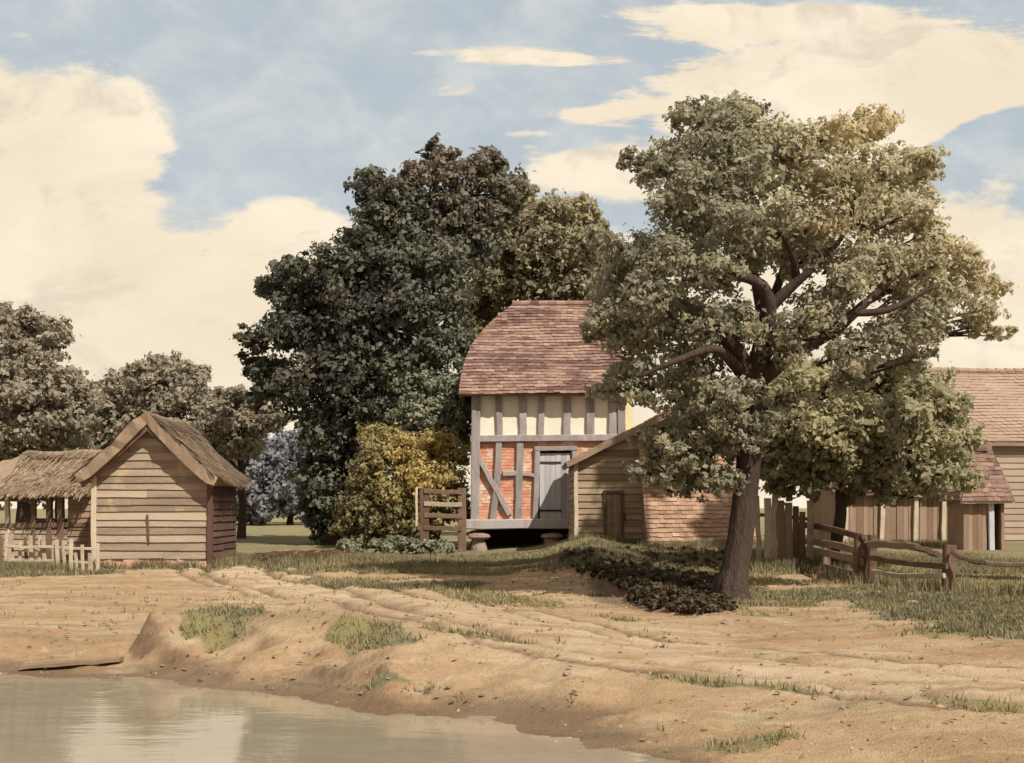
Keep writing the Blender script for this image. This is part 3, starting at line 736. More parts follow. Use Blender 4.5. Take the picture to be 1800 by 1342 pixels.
def thatch(mb, A, B, wl, wr, zl, zr, th=.32, n=16, m=12, seed=0, straws=3000):
    """ridge A->B (top), eaves wl / wr away sideways at heights zl / zr; thick rounded slab"""
    g = random.Random(seed); d = (B - A); dn = d.normalized(); side = V(dn.y, -dn.x, 0).normalized()   # right of ridge
    def surf(i, j, lift):
        t = i / n; s = (j - m) / m                         # -1 left eave .. 1 right eave
        c = A.lerp(B, t); w = wr if s > 0 else wl; z = zr if s > 0 else zl
        a = abs(s); rd = .12 * math.exp(-(a / .12) ** 2)
        p = c + side * (s * w) + V(0, 0, (z - A.z) * (a + .05 * math.sin(a * math.pi)) - rd)
        sl = V(0, 0, 1) + side * (.5 if s > 0 else -.5) * min(1, a * 6); sl.normalize()
        nz = (float(fbm(t * 3 + seed, s * 4, 3)) - .5) * .14
        edge = 1 - .35 * max(0, (a - .9) / .1)
        return p + sl * (lift * edge + (nz if lift > 0 else 0)) - dn * (.05 * g.uniform(-1, 1) if i == 0 else 0), sl
    T = [[surf(i, j, .06) for j in range(2 * m + 1)] for i in range(n + 1)]
    Bt = [[surf(i, j, -th)[0] for j in range(2 * m + 1)] for i in range(n + 1)]
    vs = []; R = 2 * m + 1
    for i in range(n + 1): vs += [x[0] for x in T[i]]
    for i in range(n + 1): vs += Bt[i]
    o = (n + 1) * R; fs = []
    for i in range(n):
        for j in range(R - 1):
            a = i * R + j
            fs.append((a, a + R, a + R + 1, a + 1)); fs.append((o + a, o + a + 1, o + a + R + 1, o + a + R))
        fs.append((i * R, o + i * R, o + (i + 1) * R, (i + 1) * R)); e = R - 1
        fs.append((i * R + e, (i + 1) * R + e, o + (i + 1) * R + e, o + i * R + e))
    for j in range(R - 1):
        fs.append((j, j + 1, o + j + 1, o + j)); a = n * R + j
        fs.append((a, o + a, o + a + 1, a + 1))
    mb.add(vs, fs, [g.uniform(.35, .65) for _ in vs])
    for _ in range(straws):
        i = g.uniform(0, n - .01); j = g.uniform(0, R - 1.01); i0, j0 = int(i), int(j)
        p0, sl = T[i0][j0]; p1 = T[i0 + 1][j0][0]; p2 = T[i0][j0 + 1][0]; p3 = T[i0 + 1][j0 + 1][0]
        p = p0.lerp(p1, i - i0).lerp(p2.lerp(p3, i - i0), j - j0)
        dn2 = (p2 - p0) * (1 if j0 >= m else -1); dn2.normalize(); w = dn2.cross(sl).normalized() * g.uniform(.008, .02)
        ln = g.uniform(.2, .5); tl = sl * g.uniform(.02, .05); a = p + sl * .008; e = a + dn2 * ln + tl + w * g.uniform(-3, 3)
        mb.add([a - w, a + w, e + w, e - w], [(0, 1, 2, 3)], g.random())

# ------------------------------------------------------------------ timber framed house
d0 = 41.; X0, X1 = -1.53, 4.2; Zf, Ze, Zr = 1.0, 5.95, 9.75; YD = 5.4; Zk = 7.5
hb = V((X0 + X1) / 2, d0, hz(1.3, d0))
house = thing('timber_framed_house', hb, 'half timbered cream and red granary with steep tiled roof', 'house')
def hx(px, d=d0): return (px - CX) / F * d
def hzz(py, d=d0): return CAMZ - (py - HY) / F * d
Zm = hzz(772)
mb = MB()
prism(mb, [(X0 + .05, d0, Zm), (X1 - .05, d0, Zm), (X1 - .05, d0, Ze + .25), (X0 + .05, d0, Ze + .25)], (0, .14, 0))
prism(mb, [(X0 + .05, d0 + .14, Zf), (X0 + .05, d0 + YD, Zf), (X0 + .05, d0 + YD, Ze), (X0 + .05, d0 + YD - 1.1, Zk), (X0 + .05, d0 + 1.2, Zk), (X0 + .05, d0 + .14, Ze)], (.14, 0, 0))
prism(mb, [(X1 - .19, d0 + .14, Zf), (X1 - .19, d0 + YD, Zf), (X1 - .19, d0 + YD, Ze), (X1 - .19, d0 + YD - 1.1, Zk), (X1 - .19, d0 + 1.2, Zk), (X1 - .19, d0 + .14, Ze)], (.14, 0, 0))
prism(mb, [(X0 + .19, d0 + YD - .14, Zf), (X1 - .19, d0 + YD - .14, Zf), (X1 - .19, d0 + YD - .14, Ze), (X0 + .19, d0 + YD - .14, Ze)], (0, .14, 0))
mb.build('plaster_wall', M['plaster'], house)
# brick infill courses in the lower storey: shallow relief bricks over a backing
mb = MB(); dx0, dx1 = hx(944), hx(1003)
prism(mb, [(X0 + .05, d0 + .03, Zf), (dx0, d0 + .03, Zf), (dx0, d0 + .03, Zm - .004), (X0 + .05, d0 + .03, Zm - .004)], (0, .13, 0))
prism(mb, [(dx0, d0 + .03, hzz(792)), (X1 - .05, d0 + .03, hzz(792)), (X1 - .05, d0 + .03, Zm - .004), (dx0, d0 + .03, Zm - .004)], (0, .13, 0))
prism(mb, [(dx1, d0 + .03, Zf), (X1 - .05, d0 + .03, Zf), (X1 - .05, d0 + .03, hzz(792) - .003), (dx1, d0 + .03, hzz(792) - .003)], (0, .13, 0))
z = Zf + .1; k = 0
while z < Zm - .12:
    x = X0 + .1 - (k % 2) * .14
    while x < X1 - .3:
        xe = x + .26
        if not (xe > dx0 - .02 and x < dx1 + .02 and z < hzz(790)) and x > X0 + .06:
            pr = random.uniform(.004, .016)
            prism(mb, [(x, d0 + .03 - pr, z), (xe, d0 + .03 - pr, z + random.uniform(-.006, .006)), (xe, d0 + .03 - pr, z + .095), (x, d0 + .03 - pr, z + .095)], (0, pr + .02, 0), random.random())
        x += .285
    z += .118; k += 1
mb.build('brick_wall', M['brick'], house)
def part_beam(name, p0, p1, w, t, up=V(0, -1, 0), m='timber', par=house, **kw):
    mb = MB(); beam(mb, p0, p1, w, t, up, **kw); return mb.build(name, M[m], par)
yF = d0 - .02
for px, w in ((878, .24), (920, .27), (951, .23), (996, .29), (1038, .30), (1077, .30)):
    part_beam('stud', (hx(px), yF, Zm + .12), (hx(px + random.uniform(-2, 2)), yF, Ze + .1), w, .2)
part_beam('corner_post', (hx(835), yF - .03, Zf + .1), (hx(837), yF - .03, Ze + .12), .33, .24)
part_beam('corner_post', (X1 - .12, yF - .03, Zf + .1), (X1 - .12, yF - .03, Ze + .12), .3, .24)
part_beam('rail_beam', (X0 - .02, yF - .045, Zm), (X1 + .02, yF - .045, Zm + .05), .25, .2, n=9)
part_beam('rail_beam', (X0, yF - .03, Ze + .03), (X1, yF - .03, Ze + .03), .24, .2, n=9)
part_beam('stud', (hx(866), yF, Zf + .12), (hx(877), yF, Zm - .1), .24, .2, bow=V(.05, 0, 0))
part_beam('stud', (hx(911), yF, Zf + .12), (hx(914), yF, Zm - .1), .26, .2)
part_beam('stud', (hx(941), yF - .01, Zf + .12), (hx(945), yF - .01, hzz(790)), .2, .2)
part_beam('brace', (hx(843), yF - .05, hzz(808)), (hx(896), yF - .05, hzz(905)), .2, .18)
part_beam('rail_beam', (hx(884), yF - .015, hzz(833)), (hx(908), yF - .015, hzz(832)), .19, .16, n=2)
part_beam('rail_beam', (hx(918), yF - .015, hzz(834)), (hx(940), yF - .015, hzz(836)), .12, .14, n=2)
# side frame
for yy in (d0 + 1.3, d0 + 2.7, d0 + 4.1, d0 + YD - .1):
    part_beam('stud', (X0 + .03, yy, Zf + .1), (X0 + .03, yy, Ze + .1), .24, .14, up=V(1, 0, 0))
part_beam('rail_beam', (X0 + .02, d0 + .16, Zm), (X0 + .02, d0 + YD, Zm), .15, .24)
# door of grey planks
mb = MB(); xx = dx0 + .1
while xx < dx1 - .03:
    xe = min(xx + .2, dx1 - .02); yy = d0 + random.uniform(-.012, .006)
    prism(mb, [(xx, yy, Zf + .06), (xe - .008, yy, Zf + .06), (xe - .008, yy, hzz(797)), (xx, yy, hzz(797))], (0, .05, 0), random.random()); xx = xe
door = mb.build('door', M['doorgrey'], house)
mb = MB()
for zz in (Zf + .5, hzz(815)):
    mb = MB(); prism(mb, [(dx0 + .1, d0 - .035, zz), (dx1 - .35, d0 - .035, zz), (dx1 - .35, d0 - .035, zz + .07), (dx0 + .1, d0 - .035, zz + .07)], (0, .02, 0)); mb.build('strap_hinge', M['iron'], door)
part_beam('lintel', (dx0 - .1, yF - .02, hzz(789)), (dx1 + .25, yF - .02, hzz(789)), .17, .2)
part_beam('stud', (hx(1010), yF, Zf + .12), (hx(1010), yF, hzz(790)), .2, .2)
# sill beam carried on the stones
part_beam('sill_beam', (X0 - .25, d0 - .14, hzz(922)), (X1 + .1, d0 - .14, hzz(922) + .03), .36, .4, n=9, tint=.95)
part_beam('sill_beam', (X0 + .12, d0 + .1, .86), (X0 + .12, d0 + YD, .86), .34, .3, tint=.6)
part_beam('sill_beam', (X0, d0 + YD - .1, .86), (X1, d0 + YD - .1, .86), .34, .3, tint=.6)
mb = MB(); prism(mb, [(X0 + .3, d0 + .1, .90), (X1, d0 + .1, .90), (X1, d0 + YD - .3, .90), (X0 + .3, d0 + YD - .3, .90)], (0, 0, .09)); mb.build('floor_boards', M['brownboards'], house)
mb = MB(); prism(mb, [(X0 + .3, d0 + YD - .5, -.3), (X1, d0 + YD - .5, -.3), (X1, d0 + YD - .5, .9), (X0 + .3, d0 + YD - .5, .9)], (0, .1, 0), .2); mb.build('shade_skirt', M['redboards'], house)  # dark board added to block light and keep the underfloor gap black
# roof
yr = d0 + YD / 2; ye = d0 - .58; L = math.hypot(yr - ye, Zr - (Ze - .12)); kf = .42
xe0, xe1 = X0 - .42, X1 + .26; xr0, xr1 = .11, 2.85
def cur(v): return .10 * v + .90 * v ** 2.7
def Wf(v): return (xe0 + (xr0 - xe0) * cur(v), xe1 + (xr1 - xe1) * cur(v))
uf = V(1, 0, 0); vf = V(0, yr - ye, Zr - Ze + .12).normalized(); of = V(0, ye, Ze - .12)
mb = MB()
def slab(o, u, v, W, L, th=.1):
    nrm = u.cross(v).normalized(); nrm = nrm if nrm.z > 0 else -nrm
    K = [i / 14 for i in range(15)]
    pts = [o + u * W(k)[0] + v * (L * k) for k in K] + [o + u * W(k)[1] + v * (L * k) for k in reversed(K)]
    prism(mb, [p_ - nrm * .012 for p_ in pts], -nrm * th, .3)
slab(of, uf, vf, Wf, L); tiles(mb, of, uf, vf, L, Wf, .235, .165, 1, .8)
ob = V(0, 2 * yr - ye, Ze - .12); vb = V(0, -(yr - ye), Zr - Ze + .12).normalized()
slab(ob, uf, vb, Wf, L); tiles(mb, ob, uf, vb, L, Wf, .3, .24, 2)
for side in (0, 1):                                        # tile hung curved ends
    sg = -1 if side == 0 else 1; nv = 26
    for k in range(nv):
        v0, v1 = k / nv, min(1, (k + 1.3) / nv)
        xa, xb = Wf(v0)[side], Wf(v1)[side]; za, zb_ = (Ze - .12) + (Zr - Ze + .12) * v0, (Ze - .12) + (Zr - Ze + .12) * v1
        ya, yb_ = (yr - ye) * (1 - v0), (yr - ye) * (1 - v1); nn = max(1, int(2 * ya / .24))
        for q_ in range(nn):
            f0, f1 = q_ / nn * 2 - 1, (q_ + .96) / nn * 2 - 1; li = sg * (.02 + random.uniform(0, .02))
            P = [V(xa + li, yr + ya * f0, za), V(xa + li, yr + ya * f1, za), V(xb - sg * .012, yr + yb_ * f1, zb_), V(xb - sg * .012, yr + yb_ * f0, zb_)]
            mb.add(P + [p_ - V(sg * .05, 0, .005) for p_ in P], [(0, 1, 2, 3), (0, 4, 5, 1), (0, 3, 7, 4), (1, 5, 6, 2), (7, 6, 5, 4)], min(1, max(0, random.gauss(.5, .2))))
roof = mb.build('roof', M['tile'], house)
mb = MB(); x = xr0 - .1
while x < xr1 + .05:
    tube(mb, [(x, yr, Zr + .0), (x + .36, yr, Zr + random.uniform(0, .02))], [.13, .125], 10, .03, random.random()); x += .35
mb.build('ridge_tile', M['tile'], roof)
mb = MB()
cx_, cy_ = X1 + .28, d0 + 2.6
prism(mb, [(cx_ - .3, cy_ - .35, 0), (cx_ + .3, cy_ - .35, 0), (cx_ + .3, cy_ + .35, 0), (cx_ - .3, cy_ + .35, 0)], (0, 0, 8.55))
prism(mb, [(cx_ - .36, cy_ - .41, 8.55), (cx_ + .36, cy_ - .41, 8.55), (cx_ + .36, cy_ + .41, 8.55), (cx_ - .36, cy_ + .41, 8.55)], (0, 0, .16), .7)
prism(mb, [(cx_ - .28, cy_ - .33, 8.71), (cx_ + .28, cy_ - .33, 8.71), (cx_ + .28, cy_ + .33, 8.71), (cx_ - .28, cy_ + .33, 8.71)], (0, 0, .14), .6)
ch = mb.build('chimney', M['chimney'], house)
mb = MB(); tube(mb, [(cx_, cy_, 8.84), (cx_, cy_, 9.05), (cx_, cy_, 9.12)], [.15, .12, .14], 12, .01); mb.build('chimney_pot', M['pinktile'], ch)

# staddle stones
def staddle(x, y, label):
    z0 = hz(x, y); root = thing('staddle_stone', V(x, y, z0), label, 'staddle stone', 'staddle stones carrying the house')
    zt = .68; mb = MB()
    tube(mb, [(x, y, z0 - .15), (x, y, z0 + .1), (x, y, zt - .2)], [.34, .31, .2], 12, .05); mb.build('pillar', M['stone'], root)
    mb = MB(); tube(mb, [(x, y, zt - .2), (x, y, zt - .13), (x, y, zt - .03), (x, y, zt + .015)], [.34, .44, .40, .22], 14, .04); mb.build('cap', M['stone'], root)
for x, y, l in ((hx(842), d0 - .1, 'pink grey mushroom shaped stone under the house front left corner'), (1.5, d0 - .05, 'mushroom shaped stone half hidden in shade under the house middle'), (X0 + .15, d0 + 2.7, 'mushroom shaped stone deep under the left side of the house'), (X0 + .15, d0 + YD - .2, 'mushroom shaped stone under the rear left corner of the house')):
    staddle(x, y, l)

# ------------------------------------------------------------------ boarded side shed against the house
ds = 36.5; sx0 = hx(1013, ds); sxa = hx(1222, ds); sx1 = hx(1296, ds)
zb = hz(sx0 + 1, ds) - .05; zeL = hzz(806, ds); zA = hzz(700, ds); zeR = 3.55
sroot = thing('boarded_outhouse', V((sx0 + sx1) / 2, ds, zb), 'tan weatherboarded outhouse with lopsided tiled roof joined to the house', 'outhouse')
def Wg(z):
    lo = sx0 if z < zeL else sx0 + (sxa - sx0) * (z - zeL) / (zA - zeL)
    hi = sx1 if z < zeR else sx1 + (sxa - sx1) * (z - zeR) / (zA - zeR)
    return lo, hi
mb = MB()
gp = [(sx0, zb - .3), (sx1, zb - .3), (sx1, zeR), (sxa, zA), (sx0, zeL)]
prism(mb, [V(x, ds + .02, z) for x, z in gp], (0, .1, 0), .3)
boards(mb, V(0, ds + .02, 0), V(1, 0, 0), Wg, zb, zA - .05, .21, V(0, -1, 0), 5)
mb.build('front_wall', M['tanboards'], sroot)
mb = MB(); dep = 4.25
prism(mb, [(sx0, ds + .12, zb - .3), (sx0, ds + dep, zb - .3), (sx0, ds + dep, zeL), (sx0, ds + .12, zeL)], (.1, 0, 0), .3)
boards(mb, V(sx0, ds + .1, 0), V(0, 1, 0), lambda z: (0, dep - .1), zb, zeL - .02, .21, V(-1, 0, 0), 6)
mb.build('side_wall', M['tanboards'], sroot); mb = MB()
prism(mb, [(sx1 - .1, ds + .12, zb - .3), (sx1 - .1, ds + dep, zb - .3), (sx1 - .1, ds + dep, zeR), (sx1 - .1, ds + .12, zeR)], (.1, 0, 0), .3)
boards(mb, V(sx1, ds + .1, 0), V(0, 1, 0), lambda z: (0, dep - .1), zb, zeR - .02, .21, V(1, 0, 0), 6)
mb.build('side_wall', M['tanboards'], sroot)
mb = MB(); beam(mb, (sx0 - .01, ds - .03, zb - .1), (sx0 - .01, ds - .03, zeL - .05), .13, .12, V(0, -1, 0), tint=.9); mb.build('corner_post', M['palewood'], sroot)
mb = MB()
for (xa, za, xb_, zb_, sgn) in ((sx0 - .3, zeL - .16, sxa, zA + .06, 1), (sx1 + .25, zeR - .14, sxa, zA + .06, -1)):
    o_ = V(xa, ds - .35, za); v_ = V(xb_ - xa, 0, zb_ - za); Ls = v_.length
    W_ = lambda t: (0, dep + .25)
    slab(o_, V(0, 1, 0), v_.normalized(), W_, Ls, .12); tiles(mb, o_, V(0, 1, 0), v_.normalized(), Ls, W_, .24, .17, 9)
rf = mb.build('roof', M['pinktile'], sroot)
for a_, b_ in (((sx0 - .33, zeL - .24), (sxa, zA - .08)), ((sx1 + .28, zeR - .22), (sxa, zA - .08))):
    mb = MB(); beam(mb, (a_[0], ds - .31, a_[1]), (b_[0], ds - .31, b_[1]), .2, .07, V(0, -1, 0), n=7, jit=.015); mb.build('bargeboard', M['tanboards'], sroot)
mb = MB(); y_ = ds - .4
while y_ < ds + dep - .2:
    tube(mb, [(sxa, y_, zA + .08), (sxa, y_ + .36, zA + .09)], [.13, .12], 10, .03, random.random()); y_ += .35
mb.build('ridge_tile', M['pinktile'], rf)
kx0, kx1 = hx(1128, ds), sx1 + .2; yk0 = ds - 2.45; kz0, kz1 = .62, 3.95
mb = MB(); o_ = V(0, yk0 - .25, kz0 - .3); v_ = V(0, ds - .02 - yk0 + .25, kz1 - kz0 + .3)
def Wk(t):
    z = kz0 - .3 + (kz1 - kz0 + .3) * t; hi = kx1 if z < zeR - .1 else kx1 + (sxa - sx1) * (z - zeR + .1) / (zA - zeR)
    return (kx0 - .12, hi)
slab(o_, V(1, 0, 0), v_.normalized(), Wk, v_.length, .1); tiles(mb, o_, V(1, 0, 0), v_.normalized(), v_.length, Wk, .24, .17, 12, .3); mb.build('catslide_roof', M['pinktile'], sroot)
for xx in (kx0, kx1 - .3):
    mb = MB(); zz = hz(xx, yk0) - .3
    prism(mb, [(xx, yk0, zz), (xx, ds - .04, zz), (xx, ds - .04, kz1 - .2), (xx, yk0, kz0 - .2)], (.08, 0, 0), .2); mb.build('side_wall', M['tanboards'], sroot)
mb = MB(); zz = hz((kx0 + kx1) / 2, yk0) - .4; prism(mb, [(kx0 + .08, yk0, zz), (kx1 - .3, yk0, zz), (kx1 - .3, yk0, kz0 - .2), (kx0 + .08, yk0, kz0 - .2)], (0, .08, 0), .3); mb.build('low_wall', M['tanboards'], sroot)
# little door
mb = MB(); ax, bx = hx(1066, ds), hx(1091, ds); zt = hzz(868, ds); x = ax
while x < bx - .03:
    xe = min(x + .12, bx); prism(mb, [(x, ds - .055 - random.uniform(0, .008), zb + .03), (xe - .006, ds - .055, zb + .03), (xe - .006, ds - .055, zt), (x, ds - .055, zt)], (0, .05, 0), random.random() * .5); x = xe
door = mb.build('door', M['tanboards'], sroot)
mb = MB(); beam(mb, (bx - .02, ds - .09, hzz(905, ds)), (bx + .14, ds - .09, hzz(905, ds)), .045, .045, V(0, -1, 0), n=2); beam(mb, (bx + .12, ds - .09, hzz(903, ds)), (bx + .12, ds - .09, hzz(917, ds)), .04, .04, V(0, -1, 0), n=2); mb.build('latch', M['iron'], door)
mb = MB()
beam(mb, (ax - .05, ds - .06, zb), (ax - .05, ds - .06, zt + .05), .1, .09, V(0, -1, 0), tint=.2); beam(mb, (bx + .04, ds - .06, zb), (bx + .04, ds - .06, zt + .05), .08, .09, V(0, -1, 0), tint=.2); beam(mb, (ax - .1, ds - .065, zt + .06), (bx + .09, ds - .065, zt + .06), .1, .09, V(0, -1, 0), tint=.2, n=2)
mb.build('door_frame', M['darkwood'], sroot)

# ------------------------------------------------------------------ gabled shed on the left
ds = 30.; sx0 = hx(165, ds); sx1 = hx(371, ds); sxa = hx(266, ds); dep = 2.6
zb = hz((sx0 + sx1) / 2, ds) - .02; ze = hzz(838, ds); zA = hzz(752, ds)
shed = thing('gabled_shed', V((sx0 + sx1) / 2, ds, zb), 'weatherboarded gabled shed with thick thatched roof at the track edge', 'shed')
def Wg2(z):
    if z < ze: return sx0, sx1
    k = (z - ze) / (zA - ze); return sx0 + (sxa - sx0) * k, sx1 + (sxa - sx1) * k
mb = MB(); prism(mb, [V(x, ds + .02, z) for x, z in ((sx0, zb - .3), (sx1, zb - .3), (sx1, ze), (sxa, zA), (sx0, ze))], (0, .1, 0), .3)
boards(mb, V(0, ds + .02, 0), V(1, 0, 0), Wg2, zb + .28, zA, .20, V(0, -1, 0), 15)
mb.build('front_wall', M['boards'], shed)
mb = MB()
x = sx0 - .06
while x < sx1 - .1:
    w = random.uniform(.22, .36); prism(mb, [(x, ds - .09 - random.uniform(0, .03), zb - .3), (min(x + w, sx1 + .03), ds - .09, zb - .3), (min(x + w, sx1 + .03), ds - .07, zb + .22 + random.uniform(-.05, .05)), (x + .01, ds - .07, zb + .22 + random.uniform(-.05, .05))], (0, .09, 0), random.random()); x += w
mb.build('plinth', M['brick'], shed)
mb = MB()
prism(mb, [(sx1 - .1, ds + .12, zb - .3), (sx1 - .1, ds + dep, zb - .3), (sx1 - .1, ds + dep, ze), (sx1 - .1, ds + .12, ze)], (.1, 0, 0), .3)
boards(mb, V(sx1, ds + .06, 0), V(0, 1, 0), lambda z: (0, dep - .06), zb - .1, ze, .2, V(1, 0, 0), 16)
mb.build('side_wall', M['redboards'], shed)
mb = MB()
prism(mb, [(sx0, ds + .12, zb - .3), (sx0, ds + dep, zb - .3), (sx0, ds + dep, ze), (sx0, ds + .12, ze)], (.1, 0, 0), .3)
prism(mb, [V(x, ds + dep - .1, z) for x, z in ((sx0 + .1, zb - .3), (sx1 - .1, zb - .3), (sx1 - .1, ze), (sxa, zA), (sx0 + .1, ze))], (0, .1, 0), .3)
mb.build('back_wall', M['boards'], shed)
mb = MB(); beam(mb, (sx1 - .02, ds - .03, zb - .1), (sx1 - .02, ds - .03, ze), .14, .14, V(0, -1, 0)); mb.build('corner_post', M['redboards'], shed)
mb = MB(); beam(mb, (sx0 + .02, ds - .03, zb - .1), (sx0 + .02, ds - .03, ze), .14, .12, V(0, -1, 0), tint=1.); mb.build('corner_post', M['palewood'], shed)
mb = MB(); beam(mb, (hx(262, ds), ds - .04, hzz(955, ds)), (hx(260, ds), ds - .04, hzz(905, ds)), .05, .05, V(0, -1, 0), tint=.2); mb.build('batten', M['darkwood'], shed)
mb = MB()
thatch(mb, V(sxa, ds - .42, hzz(720, ds - .4)), V(sxa + .02, ds + dep + .2, hzz(720, ds) - .02), sxa - sx0 + .37, sx1 - sxa + .27, ze - .02, ze - .1, .27, seed=3, straws=5200)
mb.build('roof', M['thatch'], shed)
for a_, b_ in (((sx0 - .22, ze - .22), (sxa, zA - .04)), ((sx1 + .15, ze - .28), (sxa, zA - .04))):
    mb = MB(); beam(mb, (a_[0], ds - .3, a_[1]), (b_[0], ds - .3, b_[1]), .13, .08, V(0, -1, 0), n=6, jit=.012, tint=.3); mb.build('bargeboard', M['darkwood'], shed)

# ------------------------------------------------------------------ open thatched shelter, far left
dl = 32.6; lx0, lx1 = hx(-90, dl), hx(172, dl); zl = hz(-14, dl); dep = 3.4
shel = thing('open_shelter', V((lx0 + lx1) / 2, dl, zl), 'low open fronted thatched shelter joined to the gabled shed', 'shelter')
mb = MB(); zr = hzz(790, dl + 1.6); ze = hzz(868, dl)
thatch(mb, V(hx(66, dl + 1.6) - .3, dl + 1.6, zr), V(hx(198, dl + 1.6), dl + 1.6, zr + .02), 1.9, 2.05, ze, ze, .22, seed=8, straws=3600)
# hipped end falling to the left
g = random.Random(4); rows = []
for i in range(9):
    t = i / 8; row = []
    for j in range(9):
        s = j / 8 * 2 - 1; x = hx(66, dl + 1.6) - .3 - t * 2.3; w = 1.98
        z = zr + .06 + (ze - zr) * max(abs(s) ** 1.05, t ** .92) - .05
        row.append(V(x, dl + 1.6 + s * w, z + g.uniform(-.03, .03)))
    rows.append(row)
vs = [p_ for r_ in rows for p_ in r_] + [p_ - V(0, 0, .22) for r_ in rows for p_ in r_]
fs = []
for i in range(8):
    for j in range(8):
        a = i * 9 + j; fs.append((a, a + 9, a + 10, a + 1)); fs.append((a + 81, a + 82, a + 91, a + 90))
    fs.append((i * 9, i * 9 + 81, i * 9 + 90, i * 9 + 9)); fs.append((i * 9 + 8, i * 9 + 17, i * 9 + 98, i * 9 + 89))
for j in range(8): fs.append((72 + j, 72 + j + 81, 73 + j + 81, 73 + j))
mb.add(vs, fs, [g.uniform(.35, .65) for _ in vs])
mb.build('roof', M['thatch'], shel)
mb = MB(); prism(mb, [(hx(-40, dl), dl + dep, zl - .2), (lx1 + .5, dl + dep, zl - .2), (lx1 + .5, dl + dep, 1.3), (hx(-40, dl), dl + dep, 1.3)], (0, .1, 0), .4)
mb.build('back_wall', M['brownboards'], shel)
mb = MB(); prism(mb, [(hx(120, dl), dl, zl - .2), (lx1, dl, zl - .2), (lx1, dl, ze), (hx(120, dl), dl, ze)], (0, .1, 0), .4)
boards(mb, V(hx(120, dl), dl, 0), V(1, 0, 0), lambda z: (0, lx1 - hx(120, dl)), zl, ze, .2, V(0, -1, 0), 31); mb.build('front_wall', M['brownboards'], shel)
for px, w, mm in ((-36, .15, 'darkwood'), (14, .13, 'palewood'), (60, .14, 'darkwood'), (88, .16, 'darkwood'), (108, .18, 'darkwood')):
    mb = MB(); beam(mb, (hx(px, dl), dl - .02, zl - .2), (hx(px, dl), dl - .02, ze - .05), w, w, V(0, -1, 0)); mb.build('post', M[mm], shel)
for px in (20, 75, 125):
    mb = MB(); beam(mb, (hx(px, dl), dl + dep - .1, zl - .2), (hx(px, dl), dl + dep - .1, ze - .05), .13, .13, V(0, -1, 0)); mb.build('post', M['darkwood'], shel)
mb = MB(); beam(mb, (lx0 + .8, dl - .02, ze - .08), (lx1, dl - .02, ze - .06), .16, .14, V(0, -1, 0), n=8, tint=.2); mb.build('rail_beam', M['darkwood'], shel)
mb = MB(); beam(mb, (lx0 + .8, dl - .06, hzz(926, dl)), (lx1 - .3, dl - .06, hzz(922, dl)), .14, .08, V(0, -1, 0), n=6); mb.build('manger_rail', M['darkwood'], shel)
mb = MB(); boards(mb, V(lx0 + .8, dl - .02, 0), V(1, 0, 0), lambda z: (0, hx(120, dl) - lx0 - .8), zl, hzz(930, dl), .18, V(0, -1, 0), 33)
prism(mb, [(lx0 + .8, dl - .018, zl - .2), (hx(120, dl), dl - .018, zl - .2), (hx(120, dl), dl - .018, hzz(930, dl)), (lx0 + .8, dl - .018, hzz(930, dl))], (0, .03, 0), .3); mb.build('low_wall', M['boards'], shel)

# picket fence in front of it
fb = gpt(90, 28.3)
fen = thing('picket_fence', fb, 'short uneven cleft picket fence below the open shelter', 'fence')
px = -40; i = 0
while px < 172:
    b = gpt(px, 28.3 + .3 * math.sin(px * .03)); h = random.uniform(.72, .98) if px < 130 else random.uniform(.5, .75); lean = random.uniform(-.08, .08)
    mb = MB(); w = random.uniform(.07, .12)
    beam(mb, b - V(0, 0, .2), b + V(lean, 0, h), w, .035, V(0, -1, 0), n=4, jit=.01, cham=.3); mb.build('picket', M['palewood' if random.random() < .7 else 'darkwood'], fen)
    px += random.uniform(9, 14); i += 1
for hh in (.3, .66):
    a_ = gpt(-45, 28.45); b_ = gpt(170, 28.4); mb = MB(); beam(mb, a_ + V(0, 0, hh), b_ + V(0, 0, hh - .05), .07, .06, V(0, -1, 0), n=10, jit=.02); mb.build('rail', M['palewood'], fen)

# ------------------------------------------------------------------ gate by the golden bush
dg = 39.5; gl, gr = gpt(746, dg), gpt(812, dg)
gate = thing('wooden_gate', (gl + gr) / 2, 'dark wooden gate between posts beside the house', 'gate')
for p_, w, mm in ((gl, .34, 'darkwood'), (gr, .3, 'darkwood')):
    mb = MB(); beam(mb, p_ - V(0, 0, .3), V(p_.x, p_.y, hzz(858, dg)), w, .22, V(0, -1, 0)); mb.build('post', M[mm], gate)
mb = MB(); beam(mb, (gl.x - .28, dg - .14, hzz(925, dg)), (gl.x - .26, dg - .14, hzz(857, dg)), .08, .06, V(0, -1, 0), tint=1); mb.build('batten', M['palewood'], gate)
for py, mm in ((864, 'darkwood'), (886, 'palewood'), (906, 'darkwood'), (928, 'darkwood')):
    mb = MB(); beam(mb, (gl.x, dg - .13, hzz(py, dg)), (gr.x, dg - .13, hzz(py + 2, dg)), .16, .06, V(0, -1, 0)); mb.build('rail', M[mm], gate)

